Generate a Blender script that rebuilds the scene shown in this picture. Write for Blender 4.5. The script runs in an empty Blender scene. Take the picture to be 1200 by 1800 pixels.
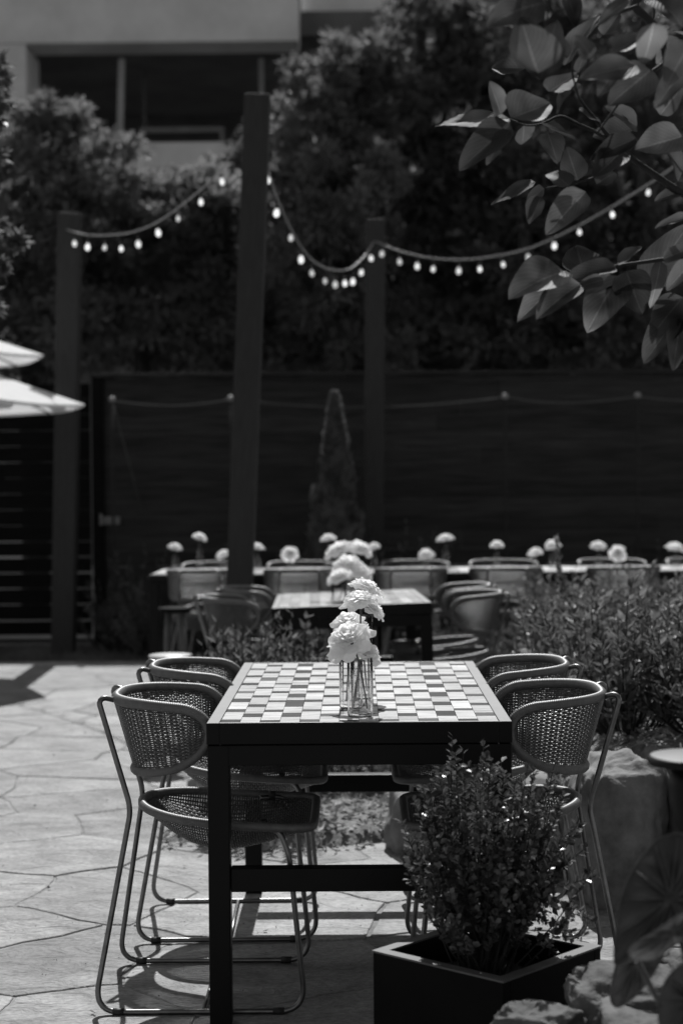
import bpy, bmesh, math, random
import numpy as np
from mathutils import Vector, Matrix, noise as mnoise

S = bpy.context.scene
COL = S.collection
rng = np.random.default_rng(7)
random.seed(7)
PI = math.pi
R = math.radians

# ------------------------------------------------------------------ camera
HC = 1.342
FPX = 3013.0
cam_d = bpy.data.cameras.new('camera'); cam = bpy.data.objects.new('camera', cam_d); COL.objects.link(cam)
S.camera = cam
cam_d.sensor_fit = 'HORIZONTAL'; cam_d.sensor_width = 24.0; cam_d.lens = 24.0*FPX/1200
CM = (Matrix.Rotation(math.atan(28/FPX), 4, 'Z') @ Matrix.Rotation(PI/2-math.atan(53/FPX), 4, 'X') @ Matrix.Rotation(R(-0.46), 4, 'Z'))
CM.translation = Vector((0, 0, HC))
cam.matrix_world = CM
cam_d.clip_start = 0.05; cam_d.clip_end = 500
cam_d.dof.use_dof = True; cam_d.dof.focus_distance = 4.42; cam_d.dof.aperture_fstop = 3.1; cam_d.dof.aperture_blades = 0
S.render.resolution_x = 682; S.render.resolution_y = 1024

# ------------------------------------------------------------------ world, sun, exposure
SUN_EL, SUN_AZ = 49.0, 0.0        # the sun stands beyond the fence, straight ahead (+Y)
w = bpy.data.worlds.new('World'); S.world = w; w.use_nodes = True
nt = w.node_tree; nt.nodes.clear()
sky = nt.nodes.new('ShaderNodeTexSky'); sky.sky_type = 'NISHITA'; sky.sun_disc = False
sky.sun_elevation = R(SUN_EL); sky.sun_rotation = R(SUN_AZ)
bw = nt.nodes.new('ShaderNodeRGBToBW'); bg = nt.nodes.new('ShaderNodeBackground'); wo = nt.nodes.new('ShaderNodeOutputWorld')
nt.links.new(sky.outputs[0], bw.inputs[0]); nt.links.new(bw.outputs[0], bg.inputs[0]); nt.links.new(bg.outputs[0], wo.inputs[0])
bg.inputs[1].default_value = 0.08
sl = bpy.data.lights.new('sun', 'SUN'); so = bpy.data.objects.new('sun', sl); COL.objects.link(so)
sl.energy = 3.6; sl.angle = R(0.5); sl.color = (1, 1, 1)
so.rotation_euler = Vector((math.sin(R(SUN_AZ))*math.cos(R(SUN_EL)), math.cos(R(SUN_AZ))*math.cos(R(SUN_EL)), math.sin(R(SUN_EL)))).to_track_quat('Z', 'Y').to_euler()
so.location = (0, 20, 30)
S.view_settings.view_transform = 'Standard'; S.view_settings.look = 'None'
S.view_settings.exposure = 0.5; S.view_settings.gamma = 1.0
S.cycles.max_bounces = 16; S.cycles.transparent_max_bounces = 48; S.cycles.transmission_bounces = 16

# ------------------------------------------------------------------ helpers
def at(px, py, Y):
    """point on the ray through a pixel of the 1200x1800 photo, at world Y"""
    d = CM.to_3x3() @ Vector(((px-600)/FPX, -(py-900)/FPX, -1))
    return Vector((0, 0, HC)) + d*(Y/d.y)
def gnd(px, py, z=0.0):
    d = CM.to_3x3() @ Vector(((px-600)/FPX, -(py-900)/FPX, -1))
    return Vector((0, 0, HC)) + d*((z-HC)/d.z)

class MB:
    def __init__(s): s.v = []; s.f = []; s.n = 0
    def add(s, V, F, mi=0, smooth=False):
        V = np.asarray(V, float).reshape(-1, 3); F = np.asarray(F, int)
        s.v.append(V); s.f.append((F+s.n, mi, smooth)); s.n += len(V)
    def box(s, c, d, rot=None, mi=0):
        x, y, z = d[0]/2, d[1]/2, d[2]/2
        V = np.array([[-x,-y,-z],[x,-y,-z],[x,y,-z],[-x,y,-z],[-x,-y,z],[x,-y,z],[x,y,z],[-x,y,z]])
        if rot is not None: V = V @ np.array(rot.to_3x3()).T
        s.add(V+np.array(c), [[0,3,2,1],[4,5,6,7],[0,1,5,4],[1,2,6,5],[2,3,7,6],[3,0,4,7]], mi)
    def box2(s, a, b, mi=0):
        s.box([(a[i]+b[i])/2 for i in range(3)], [abs(b[i]-a[i]) for i in range(3)], None, mi)
    def tube(s, P, r, n=8, closed=False, mi=0, caps=True, smooth=True):
        P = np.asarray([tuple(p) for p in P], float); m = len(P)
        rr = np.full(m, r) if np.isscalar(r) else np.asarray(r, float)
        if closed: T = np.roll(P, -1, 0)-np.roll(P, 1, 0)
        else: T = np.gradient(P, axis=0)
        T /= np.maximum(np.linalg.norm(T, axis=1)[:, None], 1e-9)
        u = np.cross(T[0], [0, 0, 1.]);
        if np.linalg.norm(u) < .1: u = np.cross(T[0], [1., 0, 0])
        u /= np.linalg.norm(u); U = np.zeros_like(P)
        for i in range(m):
            u = u-T[i]*np.dot(u, T[i]); u /= max(np.linalg.norm(u), 1e-9); U[i] = u
        W = np.cross(T, U); a = np.arange(n)*2*PI/n
        V = P[:, None, :] + rr[:, None, None]*(np.cos(a)[None, :, None]*U[:, None, :]+np.sin(a)[None, :, None]*W[:, None, :])
        i = np.arange(m if closed else m-1)[:, None]; j = np.arange(n)[None, :]
        i2 = (i+1) % m; j2 = (j+1) % n
        F = np.stack([i*n+j, i*n+j2, i2*n+j2, i2*n+j], -1).reshape(-1, 4)
        s.add(V.reshape(-1, 3), F, mi, smooth)
        if not closed and caps:
            k = s.n-m*n
            s.f.append((np.array([[k+q for q in range(n)][::-1]]), mi, False))
            s.f.append((np.array([[k+(m-1)*n+q for q in range(n)]]), mi, False))
    def lathe(s, prof, c=(0,0,0), n=32, mi=0, smooth=True, mod=None):
        prof = np.asarray(prof, float); m = len(prof); a = np.arange(n)*2*PI/n
        f = np.ones(n) if mod is None else mod(a)
        V = np.stack([prof[:, 0][:, None]*np.cos(a)*f, prof[:, 0][:, None]*np.sin(a)*f, np.repeat(prof[:, 1][:, None], n, 1)], -1)+np.array(c)
        i = np.arange(m-1)[:, None]; j = np.arange(n)[None, :]; j2 = (j+1) % n
        s.add(V.reshape(-1, 3), np.stack([i*n+j, i*n+j2, (i+1)*n+j2, (i+1)*n+j], -1).reshape(-1, 4), mi, smooth)
    def grid(s, V, mi=0, smooth=True):      # V (a,b,3)
        a, b = V.shape[:2]; i = np.arange(a-1)[:, None]; j = np.arange(b-1)[None, :]
        s.add(V.reshape(-1, 3), np.stack([i*b+j, i*b+j+1, (i+1)*b+j+1, (i+1)*b+j], -1).reshape(-1, 4), mi, smooth)
    def inst(s, T, F, P, D, N, L, W, mi=0, smooth=False):
        """copies of a small leaf template T (u along, v across, w up)"""
        P = np.asarray(P); n = len(P); k = len(T); T = np.asarray(T, float)
        D = D/np.maximum(np.linalg.norm(D, axis=1)[:, None], 1e-9)
        N = N-D*(N*D).sum(1)[:, None]; N /= np.maximum(np.linalg.norm(N, axis=1)[:, None], 1e-9)
        Sd = np.cross(D, N); L = np.broadcast_to(L, (n,)); W = np.broadcast_to(W, (n,))
        V = P[:, None, :]+L[:, None, None]*T[None, :, 0:1]*D[:, None, :]+W[:, None, None]*T[None, :, 1:2]*Sd[:, None, :]+L[:, None, None]*T[None, :, 2:3]*N[:, None, :]
        F = np.asarray(F); FF = (F[None]+np.arange(n)[:, None, None]*k).reshape(-1, F.shape[1])
        s.add(V.reshape(-1, 3), FF, mi, smooth)
    def build(s, name, mats, parent=None, loc=None, bevel=0):
        me = bpy.data.meshes.new(name)
        V = np.concatenate(s.v); me.vertices.add(len(V)); me.vertices.foreach_set('co', V.ravel())
        tot = sum(len(f)*f.shape[1] for f, _, _ in s.f); nf = sum(len(f) for f, _, _ in s.f)
        me.loops.add(tot); me.polygons.add(nf)
        me.loops.foreach_set('vertex_index', np.concatenate([f.ravel() for f, _, _ in s.f]))
        cnt = np.concatenate([np.full(len(f), f.shape[1]) for f, _, _ in s.f])
        me.polygons.foreach_set('loop_start', np.concatenate([[0], np.cumsum(cnt)[:-1]]))
        me.polygons.foreach_set('material_index', np.concatenate([np.full(len(f), m) for f, m, _ in s.f]))
        me.polygons.foreach_set('use_smooth', np.concatenate([np.full(len(f), sm) for f, _, sm in s.f]))
        me.update(calc_edges=True); me.validate()
        for m in (mats if isinstance(mats, (list, tuple)) else [mats]): me.materials.append(m)
        o = bpy.data.objects.new(name, me); COL.objects.link(o)
        if parent: o.parent = parent
        if loc is not None: o.location = loc
        if bevel:
            b = o.modifiers.new('bevel', 'BEVEL'); b.width = bevel; b.segments = 2; b.limit_method = 'ANGLE'
        return o

def tag(o, label=None, cat=None, group=None, kind=None):
    if label: o['label'] = label
    if cat: o['category'] = cat
    if group: o['group'] = group
    if kind: o['kind'] = kind
    return o
def empty(name, loc=(0,0,0), rz=0.0):
    o = bpy.data.objects.new(name, None); COL.objects.link(o); o.location = loc; o.rotation_euler = (0, 0, rz)
    o.empty_display_size = .1; return o
def copy_tree(o, parent=None):
    c = o.copy(); COL.objects.link(c); c.parent = parent
    for ch in [q for q in list(bpy.data.objects) if q.parent == o]: copy_tree(ch, c)
    return c
def fillet(pts, r, n=6):
    pts = [Vector(p) for p in pts]; out = [pts[0]]
    for i in range(1, len(pts)-1):
        a, b, c = pts[i-1], pts[i], pts[i+1]; rr = r[i] if isinstance(r, (list, tuple)) else r
        rr = min(rr, (a-b).length*.49, (c-b).length*.49)
        p, q = b+(a-b).normalized()*rr, b+(c-b).normalized()*rr
        for k in range(n+1):
            t = k/n; out.append(p*(1-t)**2+b*2*t*(1-t)+q*t*t)
    out.append(pts[-1]); return out
def resample(P, step):
    P = np.asarray([tuple(p) for p in P], float); d = np.r_[0, np.cumsum(np.linalg.norm(np.diff(P, axis=0), axis=1))]
    n = max(2, int(d[-1]/step)); t = np.linspace(0, d[-1], n+1)
    return np.stack([np.interp(t, d, P[:, k]) for k in range(3)], -1)
def rvec(n): 
    v = rng.normal(size=(n, 3)); return v/np.linalg.norm(v, axis=1)[:, None]

# ------------------------------------------------------------------ materials (all grey: the photograph is black and white)
def mat(name, g, rough=.6, var=0.0, scale=20, g2=None, bump=0.0, bscale=80, metal=0.0, transl=0.0, stretch=(1,1,1), coat=0.0, spec=.5, detail=4):
    m = bpy.data.materials.new(name); m.use_nodes = True; t = m.node_tree; N = t.nodes; L = t.links
    p = N['Principled BSDF']; p.inputs['Roughness'].default_value = rough; p.inputs['Metallic'].default_value = metal
    p.inputs['Base Color'].default_value = (g, g, g, 1); p.inputs['Coat Weight'].default_value = coat; p.inputs['Specular IOR Level'].default_value = spec
    col = None
    if var or bump:
        tc = N.new('ShaderNodeTexCoord'); mp = N.new('ShaderNodeMapping'); mp.inputs['Scale'].default_value = stretch
        L.new(tc.outputs['Object'], mp.inputs['Vector'])
    if var:
        no = N.new('ShaderNodeTexNoise'); no.inputs['Scale'].default_value = scale; no.inputs['Detail'].default_value = detail; no.inputs['Roughness'].default_value = .65
        L.new(mp.outputs[0], no.inputs['Vector'])
        mr = N.new('ShaderNodeMapRange'); mr.inputs[1].default_value = .3; mr.inputs[2].default_value = .7
        hi = g2 if g2 is not None else g*(1+var); lo = g if g2 is not None else g*(1-var)
        mr.inputs[3].default_value = lo; mr.inputs[4].default_value = hi
        L.new(no.outputs['Fac'], mr.inputs[0]); L.new(mr.outputs[0], p.inputs['Base Color']); col = mr.outputs[0]
    if bump:
        nb = N.new('ShaderNodeTexNoise'); nb.inputs['Scale'].default_value = bscale; nb.inputs['Detail'].default_value = 5
        L.new(mp.outputs[0], nb.inputs['Vector']); bp = N.new('ShaderNodeBump'); bp.inputs['Strength'].default_value = bump; bp.inputs['Distance'].default_value = .01
        L.new(nb.outputs['Fac'], bp.inputs['Height']); L.new(bp.outputs[0], p.inputs['Normal'])
    if transl:
        tr = N.new('ShaderNodeBsdfTranslucent'); tr.inputs[0].default_value = (g*1.3,)*3+(1,)
        if col: L.new(col, tr.inputs[0])
        mx = N.new('ShaderNodeMixShader'); mx.inputs[0].default_value = transl
        L.new(p.outputs[0], mx.inputs[1]); L.new(tr.outputs[0], mx.inputs[2]); L.new(mx.outputs[0], N['Material Output'].inputs[0])
    return m
M = {}
M['black'] = mat('black_painted_metal', .0045, .45, .15, 8, spec=.18)
M['timber'] = mat('stained_timber', .024, .75, .35, 14, bump=.3, bscale=30, stretch=(6, 6, .6))
M['fence'] = mat('dark_fence_board', .032, .8, .5, 5, spec=.2, bump=.3, bscale=30, stretch=(.5, 4, 8))
M['gate'] = mat('gate_board', .006, .8, .4, 5, spec=.1, stretch=(.5, 4, 8))
M['wicker'] = mat('wicker_strand', .085, .42, .3, 60)
M['rimcord'] = mat('wrapped_rim_cord', .115, .45, .2, 50)
M['tube'] = mat('brushed_steel_tube', .17, .36, .25, 30, metal=1.0)
M['pad'] = mat('black_rubber', .015, .6, .1, 30)
M['tframe'] = mat('tabletop_frame', .0045, .45, .15, 8, spec=.18)
M['top_sheen'] = mat('painted_frame_sheen', .15, .5, .15, 8)  # lighter than the black frame: sunlit sheen of its top put into the colour
M['petal'] = mat('white_petal', .93, .7, .02, 25, transl=.62, spec=.2)
M['stem'] = mat('flower_stem', .07, .5, .2, 30, transl=.1)
M['canvas'] = mat('white_canvas', .80, .8, .05, 8, transl=.35, bump=.1, bscale=200)
M['boulder'] = mat('sandstone_boulder', .07, .85, .5, 7, g2=.26, bump=.9, bscale=22, detail=9)
M['rock'] = mat('garden_rock', .02, .85, .5, 9, g2=.13, bump=1.0, bscale=28, detail=9)
M['mulch'] = mat('mulch_soil', .06, .9, .6, 25, g2=.24, bump=.8, bscale=60)
M['litter'] = mat('leaf_litter', .16, .8, .6, 9, g2=.5, transl=.1)
M['soil'] = mat('ground_soil', .05, .95, .5, 3, g2=.10, bump=.5, bscale=30)
M['pine'] = mat('evergreen_foliage', .05, .5, .6, 1.2, g2=.22, transl=.5)
M['hedge'] = mat('hedge_foliage', .08, .5, .6, 1.2, g2=.27, transl=.58)
M['shrub'] = mat('shrub_leaf', .06, .42, .5, 18, g2=.25, transl=.42)
M['shrub2'] = mat('fern_leaf', .09, .45, .5, 7, g2=.20, transl=.35)
M['box'] = mat('boxwood_leaf', .04, .30, .5, 18, g2=.15, transl=.32)
M['thuja'] = mat('thuja_foliage', .05, .6, .5, 6, g2=.24, transl=.4)
M['bark'] = mat('bark', .05, .85, .5, 20, bump=.6, bscale=40, stretch=(1, 1, .3))
M['twig'] = mat('dark_twig', .02, .8, .3, 30)
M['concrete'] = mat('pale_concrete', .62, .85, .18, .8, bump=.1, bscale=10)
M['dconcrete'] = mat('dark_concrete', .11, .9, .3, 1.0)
M['pipe'] = mat('grey_pipe', .30, .6, .1, 5)
M['rope'] = mat('pale_rope', .09, .8, .2, 30)
M['wire'] = mat('light_string_wire', .30, .5, .1, 30)
M['cap'] = mat('pale_cap', .25, .5, .1, 10)
M['stool'] = mat('painted_stool_top', .5, .4, .1, 8)
M['planter'] = mat('planter_steel', .004, .6, spec=.08, var=.3, scale=6, bump=.05, bscale=120)
M['prim'] = mat('planter_rim', .055, .45, .3, 9, g2=.11)
M['dsoil'] = mat('planter_soil', .015, .95, .4, 30, bump=.8, bscale=60)

def leaf_mat(name, g, g2, transl, rough=.6):
    m = mat(name, g, rough, .5, 9, g2=g2, transl=transl, spec=.22, detail=2)
    t = m.node_tree; N = t.nodes; L = t.links
    uv = N.new('ShaderNodeUVMap'); sx = N.new('ShaderNodeSeparateXYZ'); L.new(uv.outputs[0], sx.inputs[0])
    ab = N.new('ShaderNodeMath'); ab.operation = 'ABSOLUTE'; L.new(sx.outputs[1], ab.inputs[0])
    mu = N.new('ShaderNodeMath'); mu.operation = 'MULTIPLY_ADD'; mu.inputs[1].default_value = -.45; L.new(ab.outputs[0], mu.inputs[0]); L.new(sx.outputs[0], mu.inputs[2])
    m2 = N.new('ShaderNodeMath'); m2.operation = 'MULTIPLY'; m2.inputs[1].default_value = 58.0; L.new(mu.outputs[0], m2.inputs[0])
    sn = N.new('ShaderNodeMath'); sn.operation = 'SINE'; L.new(m2.outputs[0], sn.inputs[0])
    # paler midrib and faint side veins
    mrb = N.new('ShaderNodeMapRange'); mrb.inputs[1].default_value = .02; mrb.inputs[2].default_value = .07; mrb.inputs[3].default_value = 1.7; mrb.inputs[4].default_value = 1.0; L.new(ab.outputs[0], mrb.inputs[0])
    vn = N.new('ShaderNodeMapRange'); vn.inputs[1].default_value = .80; vn.inputs[2].default_value = 1.0; vn.inputs[3].default_value = 1.0; vn.inputs[4].default_value = 1.28; L.new(sn.outputs[0], vn.inputs[0])
    k1 = N.new('ShaderNodeMath'); k1.operation = 'MULTIPLY'; L.new(mrb.outputs[0], k1.inputs[0]); L.new(vn.outputs[0], k1.inputs[1])
    P_ = N['Principled BSDF']; src = P_.inputs['Base Color'].links[0].from_socket
    k2 = N.new('ShaderNodeMath'); k2.operation = 'MULTIPLY'; L.new(src, k2.inputs[0]); L.new(k1.outputs[0], k2.inputs[1]); L.new(k2.outputs[0], P_.inputs['Base Color'])
    for q in [x for x in N if x.type == 'BSDF_TRANSLUCENT']: L.new(k2.outputs[0], q.inputs[0])
    bp = N.new('ShaderNodeBump'); bp.inputs['Strength'].default_value = .3; bp.inputs['Distance'].default_value = .001
    L.new(sn.outputs[0], bp.inputs['Height']); L.new(bp.outputs[0], N['Principled BSDF'].inputs['Normal'])
    return m
M['mag'] = leaf_mat('magnolia_leaf', .025, .19, .45)
M['broad'] = mat('broad_leaf', .018, .4, .4, 12, g2=.05, transl=.2)
M['broad2'] = mat('pale_broad_leaf', .06, .4, .4, 12, g2=.12, transl=.2)

def glass_mat(name, ior, rough=0.0, g=1.0, clear=.6):
    m = bpy.data.materials.new(name); m.use_nodes = True; p = m.node_tree.nodes['Principled BSDF']
    p.inputs['Base Color'].default_value = (g, g, g, 1); p.inputs['Roughness'].default_value = rough
    p.inputs['IOR'].default_value = ior; p.inputs['Transmission Weight'].default_value = 1.0
    t = m.node_tree; n = t.nodes.new('ShaderNodeTexNoise'); n.inputs['Scale'].default_value = 30
    tb = t.nodes.new('ShaderNodeBsdfTransparent'); tb.inputs[0].default_value = (.99, .99, .99, 1); mx = t.nodes.new('ShaderNodeMixShader'); mx.inputs[0].default_value = clear
    t.links.new(p.outputs[0], mx.inputs[1]); t.links.new(tb.outputs[0], mx.inputs[2]); t.links.new(mx.outputs[0], t.nodes['Material Output'].inputs[0])
    b = t.nodes.new('ShaderNodeBump'); b.inputs['Strength'].default_value = .015; t.links.new(n.outputs['Fac'], b.inputs['Height']); t.links.new(b.outputs[0], p.inputs['Normal'])
    return m
def thin_glass(name):
    m = bpy.data.materials.new(name); m.use_nodes = True; t = m.node_tree; N = t.nodes; L = t.links; N.remove(N['Principled BSDF'])
    lw = N.new('ShaderNodeLayerWeight'); lw.inputs['Blend'].default_value = .35
    pw = N.new('ShaderNodeMath'); pw.operation = 'POWER'; pw.inputs[1].default_value = 1.6; L.new(lw.outputs['Facing'], pw.inputs[0])
    cr = N.new('ShaderNodeMapRange'); cr.inputs[3].default_value = .985; cr.inputs[4].default_value = .9; L.new(pw.outputs[0], cr.inputs[0])
    tb = N.new('ShaderNodeBsdfTransparent'); L.new(cr.outputs[0], tb.inputs[0])
    gl = N.new('ShaderNodeBsdfGlossy'); gl.inputs['Roughness'].default_value = .03; gl.inputs[0].default_value = (.9, .9, .9, 1)
    fr = N.new('ShaderNodeFresnel'); fr.inputs[0].default_value = 1.16
    mx = N.new('ShaderNodeMixShader'); L.new(fr.outputs[0], mx.inputs[0]); L.new(tb.outputs[0], mx.inputs[1]); L.new(gl.outputs[0], mx.inputs[2]); L.new(mx.outputs[0], N['Material Output'].inputs[0])
    return m
M['glass'] = thin_glass('clear_glass'); M['water'] = glass_mat('vase_water', 1.33, clear=.88)
def emis(name, s):
    m = bpy.data.materials.new(name); m.use_nodes = True; p = m.node_tree.nodes['Principled BSDF']
    p.inputs['Base Color'].default_value = (.8,.8,.8,1); p.inputs['Emission Color'].default_value = (1,1,1,1)
    t = m.node_tree; tc = t.nodes.new('ShaderNodeTexCoord'); n = t.nodes.new('ShaderNodeTexNoise'); n.inputs['Scale'].default_value = 6
    t.links.new(tc.outputs['Object'], n.inputs['Vector'])
    mr = t.nodes.new('ShaderNodeMapRange'); mr.inputs[1].default_value = .35; mr.inputs[2].default_value = .65; mr.inputs[3].default_value = s*.6; mr.inputs[4].default_value = s*1.3
    oi = t.nodes.new('ShaderNodeObjectInfo'); r2_ = t.nodes.new('ShaderNodeMapRange'); r2_.inputs[3].default_value = .45; r2_.inputs[4].default_value = 1.5; t.links.new(oi.outputs['Random'], r2_.inputs[0])
    mm = t.nodes.new('ShaderNodeMath'); mm.operation = 'MULTIPLY'; t.links.new(mr.outputs[0], mm.inputs[0]); t.links.new(r2_.outputs[0], mm.inputs[1])
    t.links.new(n.outputs['Fac'], mr.inputs[0]); t.links.new(mm.outputs[0], p.inputs['Emission Strength']); return m
M['bulb'] = emis('lit_bulb_glass', .42)

# flagstones: cleft sandstone, a few tones
def flag_mat(name, lo, hi, rot):
    m = bpy.data.materials.new(name); m.use_nodes = True; t = m.node_tree; N = t.nodes; L = t.links; p = N['Principled BSDF']
    tc = N.new('ShaderNodeTexCoord'); mp = N.new('ShaderNodeMapping'); mp.inputs['Scale'].default_value = (1, 1.5, 1); mp.inputs['Rotation'].default_value = (0, 0, rot); L.new(tc.outputs['Object'], mp.inputs['Vector'])
    n1 = N.new('ShaderNodeTexNoise'); n1.inputs['Scale'].default_value = 3.5; n1.inputs['Detail'].default_value = 10; n1.inputs['Roughness'].default_value = .68; n1.inputs['Distortion'].default_value = .6; L.new(mp.outputs[0], n1.inputs['Vector'])
    r1 = N.new('ShaderNodeMapRange'); r1.inputs[1].default_value = .3; r1.inputs[2].default_value = .7; r1.inputs[3].default_value = lo; r1.inputs[4].default_value = hi; L.new(n1.outputs['Fac'], r1.inputs[0])
    n3 = N.new('ShaderNodeTexNoise'); n3.inputs['Scale'].default_value = 55; n3.inputs['Detail'].default_value = 4; L.new(mp.outputs[0], n3.inputs['Vector'])
    r3 = N.new('ShaderNodeMapRange'); r3.inputs[1].default_value = .3; r3.inputs[2].default_value = .7; r3.inputs[3].default_value = .70; r3.inputs[4].default_value = 1.22; L.new(n3.outputs['Fac'], r3.inputs[0])
    mu = N.new('ShaderNodeMath'); mu.operation = 'MULTIPLY'; L.new(r1.outputs[0], mu.inputs[0]); L.new(r3.outputs[0], mu.inputs[1]); L.new(mu.outputs[0], p.inputs['Base Color'])
    p.inputs['Roughness'].default_value = .6; p.inputs['Specular IOR Level'].default_value = .35
    n2 = N.new('ShaderNodeTexNoise'); n2.inputs['Scale'].default_value = 7; n2.inputs['Detail'].default_value = 9; n2.inputs['Roughness'].default_value = .6; n2.inputs['Distortion'].default_value = 1.0; L.new(mp.outputs[0], n2.inputs['Vector'])
    # terraces, as stone splits in layers
    ml = N.new('ShaderNodeMath'); ml.operation = 'MULTIPLY'; ml.inputs[1].default_value = 9.0; L.new(n2.outputs['Fac'], ml.inputs[0])
    fl = N.new('ShaderNodeMath'); fl.operation = 'FLOOR'; L.new(ml.outputs[0], fl.inputs[0])
    fa = N.new('ShaderNodeMath'); fa.operation = 'MULTIPLY_ADD'; fa.inputs[1].default_value = .35; L.new(fl.outputs[0], fa.inputs[0]); L.new(ml.outputs[0], fa.inputs[2])
    bp = N.new('ShaderNodeBump'); bp.inputs['Strength'].default_value = .75; bp.inputs['Distance'].default_value = .0045; L.new(fa.outputs[0], bp.inputs['Height']); L.new(bp.outputs[0], p.inputs['Normal'])
    return m
M['f0'] = flag_mat('flagstone_grey', .13, .33, .2); M['f1'] = flag_mat('flagstone_pale', .19, .42, 1.1); M['f2'] = flag_mat('flagstone_dark', .11, .29, 2.0); M['f3'] = flag_mat('flagstone_mid', .15, .37, 2.7)
M['mortar'] = mat('joint_mortar', .10, .9, .4, 5, g2=.34, bump=.6, bscale=60)

# wood tiles
def tile_mat(name, g):
    return mat(name, g, .85, .36, 11, stretch=(1, 7, 1), bump=.12, bscale=60, spec=.12)
M['t0'] = tile_mat('light_tile', .50); M['t1'] = tile_mat('pale_tile', .54); M['t2'] = tile_mat('sand_tile', .46); M['t3'] = tile_mat('dark_tile', .065); M['t4'] = tile_mat('brown_tile', .11)

def per_piece(m, lo, hi):
    """every board, tile or leaf of a mesh gets its own tone"""
    t = m.node_tree; N = t.nodes; L = t.links; p = N['Principled BSDF']; src = p.inputs['Base Color'].links[0].from_socket
    g = N.new('ShaderNodeNewGeometry'); r = N.new('ShaderNodeMapRange'); r.inputs[3].default_value = lo; r.inputs[4].default_value = hi; L.new(g.outputs['Random Per Island'], r.inputs[0])
    k = N.new('ShaderNodeMath'); k.operation = 'MULTIPLY'; L.new(src, k.inputs[0]); L.new(r.outputs[0], k.inputs[1]); L.new(k.outputs[0], p.inputs['Base Color'])
    for q in [x for x in N if x.type == 'BSDF_TRANSLUCENT']: L.new(k.outputs[0], q.inputs[0])
per_piece(M['fence'], .82, 1.2); per_piece(M['mag'], .3, 1.25); per_piece(M['shrub'], .5, 1.4); per_piece(M['box'], .5, 1.6)
for k_ in ('t0', 't1', 't2', 't3', 't4'): per_piece(M[k_], .84, 1.12)
# ------------------------------------------------------------------ SETTING: ground, patio, bed
mb = MB(); mb.grid(np.array([[[x, y, -.03] for x in (-120, 120)] for y in (-60, 240)], float)); tag(mb.build('ground', M['soil']), kind='structure')
def warp(p):
    q = Vector((p[0]*2.2, p[1]*2.2, 0)); f = Vector((p[0]*9, p[1]*9, 5))
    return (p[0]+.07*mnoise.noise(q)+.012*mnoise.noise(f), p[1]+.07*mnoise.noise(q+Vector((9,4,2)))+.012*mnoise.noise(f+Vector((7,7,7))))
def clip(poly, m, n):           # keep the side where (p-m).n < 0
    out = []
    for i in range(len(poly)):
        a_, b_ = poly[i-1], poly[i]; da = (a_[0]-m[0])*n[0]+(a_[1]-m[1])*n[1]; db = (b_[0]-m[0])*n[0]+(b_[1]-m[1])*n[1]
        if (da < 0) != (db < 0): t_ = da/(da-db); out.append((a_[0]+(b_[0]-a_[0])*t_, a_[1]+(b_[1]-a_[1])*t_))
        if db < 0: out.append(b_)
    return out
rs = random.Random(12); PX0, PX1, PY0, PY1 = -7.0, 6.0, 1.0, 12.9; sites = []
tries = 0
while tries < 9000:
    tries += 1; p = (rs.uniform(PX0, PX1), rs.uniform(PY0, PY1)); dm = rs.choice((.30, .42, .55, .62))
    if all(((p[0]-q[0])*.8)**2+((p[1]-q[1])*1.1)**2 > ((dm+q[2])/2)**2 for q in sites): sites.append((p[0], p[1], dm))
mb = MB()
for (sx_, sy_, dm) in sites:
    poly = [(sx_-1.3, sy_-1.3), (sx_+1.3, sy_-1.3), (sx_+1.3, sy_+1.3), (sx_-1.3, sy_+1.3)]
    for q in sites:
        dx, dy = q[0]-sx_, q[1]-sy_; dd = math.hypot(dx, dy)
        if 0 < dd < 2.2: poly = clip(poly, ((sx_+q[0])/2, (sy_+q[1])/2), (dx/dd, dy/dd))
    for (m_, n_) in (((PX0, 0), (-1, 0)), ((PX1, 0), (1, 0)), ((0, PY0), (0, -1)), ((0, PY1), (0, 1))): poly = clip(poly, m_, n_)
    if len(poly) < 3: continue
    gapw = rs.uniform(.0008, .005); cx_, cy_ = sum(p[0] for p in poly)/len(poly), sum(p[1] for p in poly)/len(poly); sm = []
    for i in range(len(poly)):
        a_, b_ = poly[i-1], poly[i]; ln = math.hypot(b_[0]-a_[0], b_[1]-a_[1]); k_ = max(1, int(ln/.045))
        for q in range(k_): t_ = q/k_; sm.append((a_[0]+(b_[0]-a_[0])*t_, a_[1]+(b_[1]-a_[1])*t_))
    def inset(g):
        o_ = []
        for (x, y) in sm:
            wx, wy = warp((x, y)); wc = warp((cx_, cy_)); d_ = math.hypot(wx-wc[0], wy-wc[1]); f_ = max(0, 1-g/max(d_, .05)*1.25); o_.append((wc[0]+(wx-wc[0])*f_, wc[1]+(wy-wc[1])*f_))
        return o_
    hz = rs.uniform(-.001, .003); tx, ty = rs.uniform(-.003, .003), rs.uniform(-.003, .003)
    zf = lambda x, y: hz+tx*(x-cx_)+ty*(y-cy_)
    A_, B_, C_ = inset(gapw), inset(gapw+.002), inset(gapw+.004); nn = len(A_)
    V = [(x, y, -.024) for x, y in A_]+[(x, y, zf(x, y)-.002) for x, y in B_]+[(x, y, zf(x, y)) for x, y in C_]
    mi = rs.choice((0, 0, 1, 2, 3, 3)); idx = np.arange(nn); j2 = (idx+1) % nn
    mb.add(V, np.concatenate([np.stack([idx, j2, nn+j2, nn+idx], -1), np.stack([nn+idx, nn+j2, 2*nn+j2, 2*nn+idx], -1)]), mi)
    mb.f.append((np.array([[mb.n-nn+k for k in range(nn)]]), mi, False))
tag(mb.build('patio', [M['f0'], M['f1'], M['f2'], M['f3']]), kind='structure')
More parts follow.
